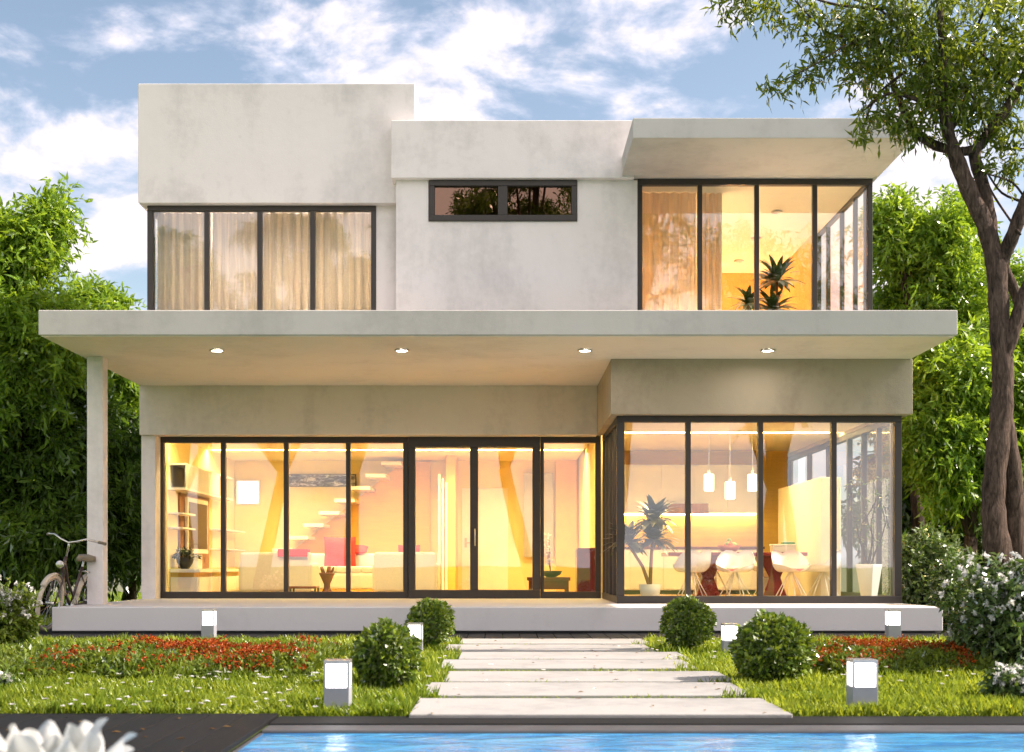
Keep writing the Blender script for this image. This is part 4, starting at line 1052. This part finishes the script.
# ================================================================== trees
def limb(b, pts, r0, r1, seg=8):
    b.tube(pts, list(np.linspace(r0, r1, len(pts))), seg)
def tree(name, label, base, lobes, leafm, n, L, W, seed, group=None, lean=.15, trunk=.16, droop=.45, k=9, shell=.45, lump=.45, bark_='dark_bark', up=.5, cat='tree', zmin=.85, tuft=.19):
    rr = np.random.default_rng(seed); base = Vector(base); t = thing(name, label, cat, base, group)
    b = MB(); top = max(c[2] for c, r in lobes)
    mid = base + Vector((rr.normal() * lean, rr.normal() * .15, top * .35))
    limb(b, [base - Vector((0, 0, .05)), (base + mid) / 2 + Vector((rr.normal() * .06, 0, 0)), mid], trunk, trunk * .7)
    parts = []; vol = np.array([np.prod(r) ** .66 for c, r in lobes]); vol /= vol.sum()
    for (c, r), f in zip(lobes, vol):
        cc = Vector(c); m1 = (mid + cc) / 2 + Vector((rr.normal() * .2, rr.normal() * .2, .1)); tip = cc + Vector((0, 0, r[2] * .7))
        limb(b, [mid, m1, cc, tip], trunk * .55, trunk * .1, 7)
        for j in range(7):
            u = unit(rr.normal(size=(1, 3)))[0]; u[2] = abs(u[2]) * .6; e = Vector(np.asarray(c) + u * np.asarray(r) * .9)
            limb(b, [cc if j % 2 else m1, (cc + e) / 2 + Vector((0, 0, .1)), e], trunk * .2, trunk * .05, 5)
        m = max(20, int(n * f)); tc_, u = lobe_points(c, r, max(5, m // 13), rr, shell, lump); p = np.repeat(tc_, 13, 0) + rr.normal(size=(len(tc_) * 13, 3)) * [tuft, tuft, tuft * .6]
        ok = p[:, 2] > zmin + rr.uniform(-.25, .25, len(p)); p = p[ok]
        parts.append(clusters(p, k, L * 2.2, L, W, rr, droop=droop, outward=p - np.asarray(c), up=up))
    b.build('trunk', M[bark_], t, smooth=True)
    V, Q = join(parts); np_mesh('crown', V, Q, M[leafm], t); return t
def lob(px, py, Y, rx, rz, ry=None):   # a crown lobe measured in the photograph
    c = P(px, py, Y); s = Y / F
    return (tuple(c), (rx * s, (ry or rx * 1.0) * s, rz * s))
TG = 'trees left of the house'
tree('leafy_tree', 'tall bright leafy tree at the left edge of the garden', (PX(10, 22.5), 22.5, 0),
     [lob(46, 228, 22.5, 13, 38), lob(12, 252, 22.4, 20, 46), lob(-25, 300, 22.8, 45, 75), lob(15, 350, 22.0, 46, 56), lob(58, 340, 22.6, 26, 30)], 'leaf_bright', 6600, .165, .052, 31, TG, droop=.25, lump=.6, shell=.35)
tree('leafy_tree', 'lower bright tree whose crown shows just above the canopy corner', (PX(92, 26), 26, 0),
     [lob(98, 316, 26, 22, 34), lob(70, 340, 26, 34, 36), lob(112, 372, 26, 26, 36)], 'leaf_bright', 4600, .165, .046, 32, TG, droop=.25, lump=.6)
tree('weeping_tree', 'dense dark weeping tree behind the bicycle and column', (PX(40, 23.5), 23.5, 0),
     [lob(20, 450, 23.2, 74, 80), lob(75, 470, 24.0, 60, 95), lob(50, 530, 23.0, 70, 48), lob(-30, 500, 23.2, 60, 80)], 'leaf_mid', 9500, .20, .055, 33, TG, droop=.45)
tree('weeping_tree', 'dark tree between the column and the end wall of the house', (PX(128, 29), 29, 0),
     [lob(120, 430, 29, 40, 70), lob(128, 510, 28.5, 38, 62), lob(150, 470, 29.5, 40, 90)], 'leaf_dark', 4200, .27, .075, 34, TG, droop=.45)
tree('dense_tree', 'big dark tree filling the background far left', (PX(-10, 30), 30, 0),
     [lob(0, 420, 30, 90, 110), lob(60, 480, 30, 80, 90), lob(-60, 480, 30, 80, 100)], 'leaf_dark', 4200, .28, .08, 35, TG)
TR = 'trees right of the house'
tree('leafy_tree', 'bright yellow green tree right of the upper glass room', (PX(925, 25), 25, 0),
     [lob(898, 232, 25, 26, 38), lob(935, 262, 25, 40, 50), lob(962, 232, 25.4, 20, 34), lob(950, 320, 25, 48, 48), lob(985, 300, 25.6, 40, 48), lob(905, 312, 25.5, 24, 24)], 'leaf_bright', 5600, .165, .050, 41, TR, lump=.65, droop=.25, shell=.35)
tree('leafy_tree', 'bright bamboo like tree behind the foreground trunk', (PX(965, 22.5), 22.5, 0),
     [lob(945, 385, 22.5, 42, 48), lob(990, 400, 22.8, 44, 70), lob(935, 440, 22.2, 34, 48), lob(975, 470, 22.5, 36, 40), lob(1030, 420, 23, 44, 90)], 'leaf_bright', 6800, .17, .052, 42, TR, droop=.4, lump=.6)
tree('dense_tree', 'dark evergreen tree behind the right corner of the house', (PX(935, 27), 27, 0),
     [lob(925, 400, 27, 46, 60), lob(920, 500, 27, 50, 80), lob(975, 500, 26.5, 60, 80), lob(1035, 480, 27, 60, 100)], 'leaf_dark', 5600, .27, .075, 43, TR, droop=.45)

# ---- foreground tree: trunk measured in the photograph at 13.2 m
YT = 13.2; s = YT / F
t = thing('foreground_tree', 'dark forked tree with twin trunks leaning in from the right, leaves over the roof', 'tree', (PX(1003, YT), YT, 0))
b = MB(); rr = np.random.default_rng(77)
def stem(pts, seg=12):
    # pts: (px, py, radius_px, depth offset)
    P3 = []; Rr = []
    for i, (px, py, r, dy) in enumerate(pts):
        P3.append(P(px, py, YT + dy) if dy == 0 else Vector((PX(px, YT), YT + dy, PZ(py, YT)))); Rr.append(r * s * .80)
    # refine with a Catmull-Rom pass
    Q3, QR = [], []; n = len(P3)
    for i in range(n - 1):
        p0, p1, p2, p3 = P3[max(i - 1, 0)], P3[i], P3[i + 1], P3[min(i + 2, n - 1)]
        for u in (0, .25, .5, .75):
            Q3.append(.5 * (2 * p1 + (p2 - p0) * u + (2 * p0 - 5 * p1 + 4 * p2 - p3) * u * u + (3 * p1 - p0 - 3 * p2 + p3) * u ** 3)); QR.append(Rr[i] + (Rr[i + 1] - Rr[i]) * u)
    Q3.append(P3[-1]); QR.append(Rr[-1])
    QR = [q * (1 + .06 * math.sin(k * 2.1)) for k, q in enumerate(QR)]
    b.tube(Q3, QR, seg); return Q3
stem([(1012, 660, 27, 0), (1008, 610, 22, 0), (1000, 565, 18, 0), (994, 520, 15, 0), (994, 485, 14, 0), (1000, 430, 14, 0), (1003, 380, 13, 0), (1000, 330, 12.5, 0), (998, 290, 12.5, 0), (996, 255, 12, 0)])
stem([(1016, 655, 22, .15), (1020, 590, 16, .15), (1019, 530, 12, .1), (1015, 475, 11, .05), (1007, 430, 11, .02), (1003, 395, 9, 0), (1002, 370, 5, 0)])
stem([(997, 290, 9, 0), (995, 262, 12, 0), (985, 225, 11, 0), (971, 195, 10.5, 0), (958, 163, 10, 0), (948, 140, 8, -.05), (940, 105, 7, -.1), (936, 70, 5, -.2), (930, 25, 3.5, -.3), (925, -15, 2, -.3)])
stem([(953, 150, 6, 0), (938, 142, 6, .1), (922, 128, 5.5, .15), (912, 108, 5, .2), (903, 75, 4, .3), (893, 45, 3, .3), (880, 15, 2, .3)])
stem([(996, 250, 9, .1), (993, 215, 8.5, .1), (986, 180, 8, .1), (978, 152, 7.5, .1), (984, 140, 7, .05), (1000, 118, 7, 0), (1013, 98, 6, 0), (1026, 72, 5, 0), (1038, 30, 3, 0)])
stem([(960, 152, 6, 0), (972, 149, 6, .05), (981, 147, 6, .1)])
stem([(998, 285, 6, 0), (1002, 262, 8.5, 0), (1010, 235, 8.5, -.1), (1020, 205, 8, -.15), (1034, 175, 7, -.2), (1050, 120, 5, -.2)])
stem([(1003, 240, 6, .2), (1014, 262, 6, .25), (1026, 285, 6.5, .3), (1040, 320, 7, .3)])
stem([(1000, 385, 5, 0), (1003, 360, 9, -.02), (1012, 330, 9, -.05), (1021, 300, 8, -.05), (1034, 268, 7, 0), (1048, 220, 5, 0)])
for tw in ([(948, 140, 3), (965, 95, 2.4), (975, 50, 2), (985, 0, 1.5)], [(936, 70, 3), (905, 40, 2), (880, 12, 1.6), (850, -8, 1)], [(912, 108, 2.4), (885, 98, 1.8), (862, 112, 1.2)],
           [(893, 45, 2.4), (860, 38, 1.8), (830, 28, 1.4), (790, 10, 1)], [(880, 15, 2), (840, 0, 1.6), (780, -6, 1.2), (735, 5, .8)], [(860, 38, 1.5), (835, 58, 1.2), (808, 72, .9), (780, 82, .6)],
           [(1013, 98, 2.4), (990, 70, 1.8), (965, 30, 1.4)], [(984, 140, 2), (978, 110, 1.6), (960, 80, 1.2)], [(1000, 118, 2), (1010, 140, 1.4), (1022, 150, 1)], [(1020, 205, 2), (1006, 190, 1.6), (990, 172, 1.2), (982, 165, .8)],
           [(903, 75, 2), (880, 92, 1.4), (865, 125, 1)], [(1012, 240, 1.6), (1000, 195, 1.4), (985, 178, 1)], [(1024, 205, 1.8), (1005, 188, 1.4), (985, 175, 1)]):
    stem([(a, c, d, rr.normal() * .12) for a, c, d in tw], 6)
b.build('trunk', M['bark'], t, smooth=True)
parts = []
# (px, py, rx, ry, clusters) sprays of leaves
sprays = [(955, 30, 75, 45, 300), (905, 55, 55, 42, 210), (985, 80, 50, 45, 200), (1015, 40, 40, 60, 170), (930, 100, 40, 34, 130), (960, 75, 50, 40, 150), (880, 20, 45, 30, 120),
          (845, 28, 36, 20, 70), (800, 12, 34, 14, 44), (755, 2, 32, 9, 36), (735, 10, 14, 8, 12), (830, 52, 26, 14, 40), (800, 74, 22, 11, 30), (775, 84, 12, 6, 10), (862, 62, 26, 22, 55),
          (868, 112, 22, 14, 34), (858, 134, 12, 9, 12), (890, 120, 22, 14, 34), (915, 128, 14, 8, 12), (1005, 130, 22, 18, 45), (1016, 155, 14, 14, 20), (980, 118, 24, 16, 40), (992, 165, 10, 8, 7), (1005, 172, 12, 8, 10), (900, -20, 120, 24, 240), (1060, 40, 50, 90, 200), (760, -18, 60, 14, 50)]
for (px, py, rx, ry, n_) in sprays:
    u = rr.normal(size=(n_, 3)); u = u / np.linalg.norm(u, axis=1, keepdims=True) * rr.uniform(.1, 1, (n_, 1)) ** .45
    dpt = np.array([rx, (rx + ry) * .5 * 1.2, ry]); c = np.array(P(px, py, YT))
    p = c + u * dpt * s
    parts.append(clusters(p[:max(6, int(n_ * .62))], 9, .24, .108, .028, rr, droop=.45, outward=None, up=.4, spread=.75))
V, Q = join(parts); np_mesh('crown', V, Q, M['leaf_near'], t)

# ---- trees on the far side of the pool, behind the viewer (seen in the glass)
TB = 'trees on the far side of the pool'
for i, (x, y, h, lb) in enumerate(((-9.9, -9, 16.0, 'tall thin tree mirrored in the left windows'), (-6.5, -12, 17.0, 'slender tree mirrored between the living room panes'), (1.2, -8.5, 16.5, 'leaning slender tree mirrored in the sliding door'), (9.5, -11, 13.0, 'broad tree mirrored in the dining bay'), (4.5, -16, 19.5, 'tall tree mirrored in the bay, behind the broad one'), (-13.4, -11, 13, 'outer tree mirrored at the far left'))):
    q = np.random.default_rng(90 + i); lo = []
    for j in range(7):
        a = q.uniform(0, 6.28); rad = q.uniform(.8, 2.6); lo.append(((x + rad * math.cos(a), y + rad * math.sin(a), h * q.uniform(.5, .88)), (q.uniform(1.0, 1.7), q.uniform(1.0, 1.7), q.uniform(.8, 1.4))))
    tree('slender_tree', lb, (x, y, 0), lo, 'leaf_mid', 1700, .22, .06, 90 + i, TB, lean=.5, trunk=.34, k=8, bark_='bark')
# ================================================================== white bloom close to the lens
YF = 3.1; c = P(48, 808, YF)
t = thing('white_bloom', 'big ruffled white bloom close to the viewer at the bottom left corner', 'flower', (c.x, YF, 0))
b = MB(); b.tube([(c.x, YF, 0), (c.x + .01, YF, c.z * .5), (c.x, YF, c.z)], [.012, .010, .012], 8); b.build('stem', M['leaf_box'], t, smooth=True)
rr = np.random.default_rng(15); Vs, Qs = [], []; kk = 0
def petal(c, a, e, L, W, cup, ruf):
    global kk
    u0 = Vector((math.cos(a) * math.cos(e), math.sin(a) * math.cos(e), math.sin(e))); sd = Vector((-math.sin(a), math.cos(a), 0)); nn = u0.cross(sd) * -1
    nu, nv = 15, 17
    for i in range(nu):
        u = i / (nu - 1)
        for j in range(nv):
            v = j / (nv - 1) * 2 - 1; wd = W * math.sin(math.pi * (.10 + .70 * u)) ** .7 * .60
            edge = 1 - .26 * v * v
            p = Vector(c) + u0 * L * u * edge + sd * v * wd + nn * (cup * (v * v * .35 + u * u * .6) * L) + nn * ruf * u * u * math.sin(v * 4.5 + a * 3) * L
            Vs.append(tuple(p))
    for i in range(nu - 1):
        for j in range(nv - 1): q_ = kk + i * nv + j; Qs.append((q_, q_ + 1, q_ + nv + 1, q_ + nv))
    kk += nu * nv
for ring, (n_, e, L, W) in enumerate(((10, .10, .29, .15), (10, .42, .28, .145), (10, .74, .26, .13), (9, 1.02, .23, .11), (7, 1.25, .20, .09), (5, 1.45, .16, .07))):
    for i in range(n_): petal(c, 6.283 * i / n_ + ring * .37 + rr.normal() * .08, e + rr.normal() * .08, L * rr.uniform(.9, 1.1), W, .22, .05)
o = np_mesh('petals', np.array(Vs), np.array(Qs), M['bloom_petal'], t); o.data.polygons.foreach_set('use_smooth', [True] * len(o.data.polygons))
V, Q = leaves(np.tile([[c.x, YF, c.z * .5]], (7, 1)), np.stack([np.cos(np.arange(7) * .9), np.sin(np.arange(7) * .9), np.full(7, .3)], 1), .22, .08, rr); np_mesh('leaf', V, Q, M['leaf_box'], t)

# ================================================================== bicycle
def bicycle():
    """built along +y (front wheel at y=0, rear wheel at y=1.1), upright on z=0"""
    t = thing('bicycle', 'cream tyred cruiser bicycle leaning at the terrace corner by the column', 'bicycle', (0, 0, 0))
    R_ = .345
    def ring(y0, r, n=40): return [(0, y0 + r * math.cos(a), R_ + .012 + r * math.sin(a)) for a in np.linspace(0, 2 * math.pi, n, endpoint=False)]
    for y0 in (0, 1.10):
        b = MB(); b.tube(ring(y0, R_ - .022), .027, 8, closed=True); wt = b.build('wheel', M['bike_cream'], t, smooth=True)
        b = MB(); b.tube(ring(y0, R_ - .052), .012, 6, closed=True); b.build('rim', M['chrome'], wt, smooth=True)
        b = MB()
        for k in range(18):
            a = k * 2 * math.pi / 18; b.tube([((-1) ** k * .02, y0 + .02 * math.cos(a + .6), R_ + .012 + .02 * math.sin(a + .6)), (0, y0 + (R_ - .055) * math.cos(a), R_ + .012 + (R_ - .055) * math.sin(a))], .0022, 4)
        b.build('spokes', M['chrome'], wt)
        b = MB(); b.tube([(-.05, y0, R_ + .012), (.05, y0, R_ + .012)], .022, 10); b.build('hub', M['chrome'], wt, smooth=True)
    hz = R_ + .012
    head_lo, head_hi = (0, .20, .74), (0, .25, .92); bb = (0, .62, .31); seat = (0, .80, .80)
    b = MB()
    b.tube([head_lo, head_hi], .022, 10); b.tube([(0, .21, .76), (0, .36, .50), bb], .020, 10); b.tube([(0, .24, .88), (0, .42, .62), (0, .66, .43)], .017, 10)
    b.tube([bb, seat], .018, 10)
    for sx in (-1, 1):
        b.tube([(sx * .02, .64, .31), (sx * .055, 1.10, hz)], .011, 8); b.tube([(sx * .018, .775, .70), (sx * .055, 1.10, hz)], .009, 8)
    b.build('frame', M['bike_paint'], t, smooth=True)
    b = MB()
    for sx in (-1, 1): b.tube([(sx * .02, .195, .73), (sx * .055, .15, .66), (sx * .058, .06, .48), (sx * .055, 0, hz)], .012, 8)
    b.build('fork', M['bike_paint'], t, smooth=True)
    b = MB(); b.tube([(0, .25, .92), (0, .28, 1.06), (0, .265, 1.10)], .014, 8)
    b.tube([(-.36, .46, 1.155), (-.30, .36, 1.165), (-.20, .28, 1.175), (-.10, .255, 1.13), (0, .26, 1.10), (.10, .255, 1.13), (.20, .28, 1.175), (.30, .36, 1.165), (.36, .46, 1.155)], .013, 8)
    hb_ = b.build('handlebar', M['chrome'], t, smooth=True)
    for sx in (-1, 1):
        b = MB(); b.tube([(sx * .315, .385, 1.163), (sx * .375, .485, 1.150)], .019, 8); b.build('grip', M['leather'], hb_, smooth=True)
    b = MB(); b.tube([(-.012 * 0, .80, .78), (0, .815, .90)], .013, 8); b.build('seat_post', M['chrome'], t)
    b = MB()
    for k, (y_, wd, z_) in enumerate(((.62, .02, .92), (.70, .035, .93), (.80, .09, .925), (.90, .125, .94), (.95, .10, .945))): b.v += [(-wd, y_, z_ - .05), (-wd * .9, y_, z_ + .005), (0, y_, z_ + .018), (wd * .9, y_, z_ + .005), (wd, y_, z_ - .05)]
    for k in range(4):
        for j in range(4): q_ = k * 5 + j; b.f.append((q_, q_ + 1, q_ + 6, q_ + 5))
        b.f.append((k * 5 + 4, k * 5, k * 5 + 5, k * 5 + 9))
    b.f.append((4, 3, 2, 1, 0)); b.f.append((20, 21, 22, 23, 24)); b.build('saddle', M['leather'], t, smooth=True)
    for y0, a0, a1 in ((0, .25, 2.5), (1.10, -.1, 2.9)):
        b = MB(); n = 16; r = R_ + .022
        for i in range(n + 1):
            a = a0 + (a1 - a0) * i / n; 
            for x_, rr_ in ((-.034, r - .012), (0, r + .004), (.034, r - .012)): b.v.append((x_, y0 + rr_ * math.cos(a), hz + rr_ * math.sin(a)))
        for i in range(n):
            for j in range(2): q_ = i * 3 + j; b.f.append((q_, q_ + 1, q_ + 4, q_ + 3))
        o_ = b.build('mudguard', M['bike_cream'], t, smooth=True); md = o_.modifiers.new('t', 'SOLIDIFY'); md.thickness = .003
    b = MB(); b.tube([(.05, .62, .31), (-.05, .62, .31)], .03, 14); b.tube([(.065, .62, .31), (.065, .58, .15)], .009, 6); b.tube([(-.065, .62, .31), (-.065, .66, .47)], .009, 6)
    cr = b.build('crank', M['chrome'], t, smooth=True)
    for x_, y_, z_ in ((.11, .58, .15), (-.11, .66, .47)):
        b = MB(); b.box(x_ - .045, y_ - .035, z_ - .012, x_ + .045, y_ + .035, z_ + .012); b.build('pedal', M['black'], cr, bevel=.004)
    b = MB(); b.tube([(.045, .62 + .09 * math.cos(a), .31 + .09 * math.sin(a)) for a in np.linspace(0, 6.283, 20, endpoint=False)], .006, 5, closed=True); b.build('chainring', M['chrome'], t)
    b = MB()
    for sx in (-1, 1): b.tube([(sx * .05, 1.28, .74), (sx * .05, .84, .74)], .007, 6); b.tube([(sx * .05, 1.24, .74), (sx * .055, 1.10, hz)], .006, 6)
    for y_ in (.86, .96, 1.06, 1.16, 1.27): b.tube([(-.05, y_, .74), (.05, y_, .74)], .006, 6)
    b.build('carrier', M['chrome'], t, smooth=True)
    b = MB(); b.lathe([(.012, -.04), (.045, 0), (.05, .03), (.04, .035)], (0, 0, 0), 14); 
    b.v = [(x_, .13 - z_ * 1.0, .83 + y_) for x_, y_, z_ in b.v]; b.build('headlamp', M['chrome'], t, smooth=True)
    return t
bk = bicycle(); bk.location = (-6.10, 16.98, .03); bk.rotation_euler = (0, R(9.5), R(-4)); bk.scale = (1.1, 1.1, 1.1)

# fallen leaves on the slabs and the boards
pts = []
for (xl, xr, yf, yb) in stones:
    for _ in range(5):
        py = RNG.uniform(yb, yf); Y = (EYE - .04) * F / (py - CY); pts.append((PX(RNG.uniform(xl + 8, xr - 8), Y), Y, .039))
for _ in range(14): pts.append((RNG.uniform(-4, -1.5), RNG.uniform(6.4, 7.6), .033))
pts = np.array(pts); d = RNG.normal(size=pts.shape); d[:, 2] = .05
V, Q = leaves(pts, d, .05, .018, RNG, up=9, curl=.05)
tag(np_mesh('fallen_leaves', V, Q, M['leaf_fallen'], origin=(0, 10, 0)), 'dry fallen leaves on the stepping slabs and pool deck', 'leaves', kind='stuff')
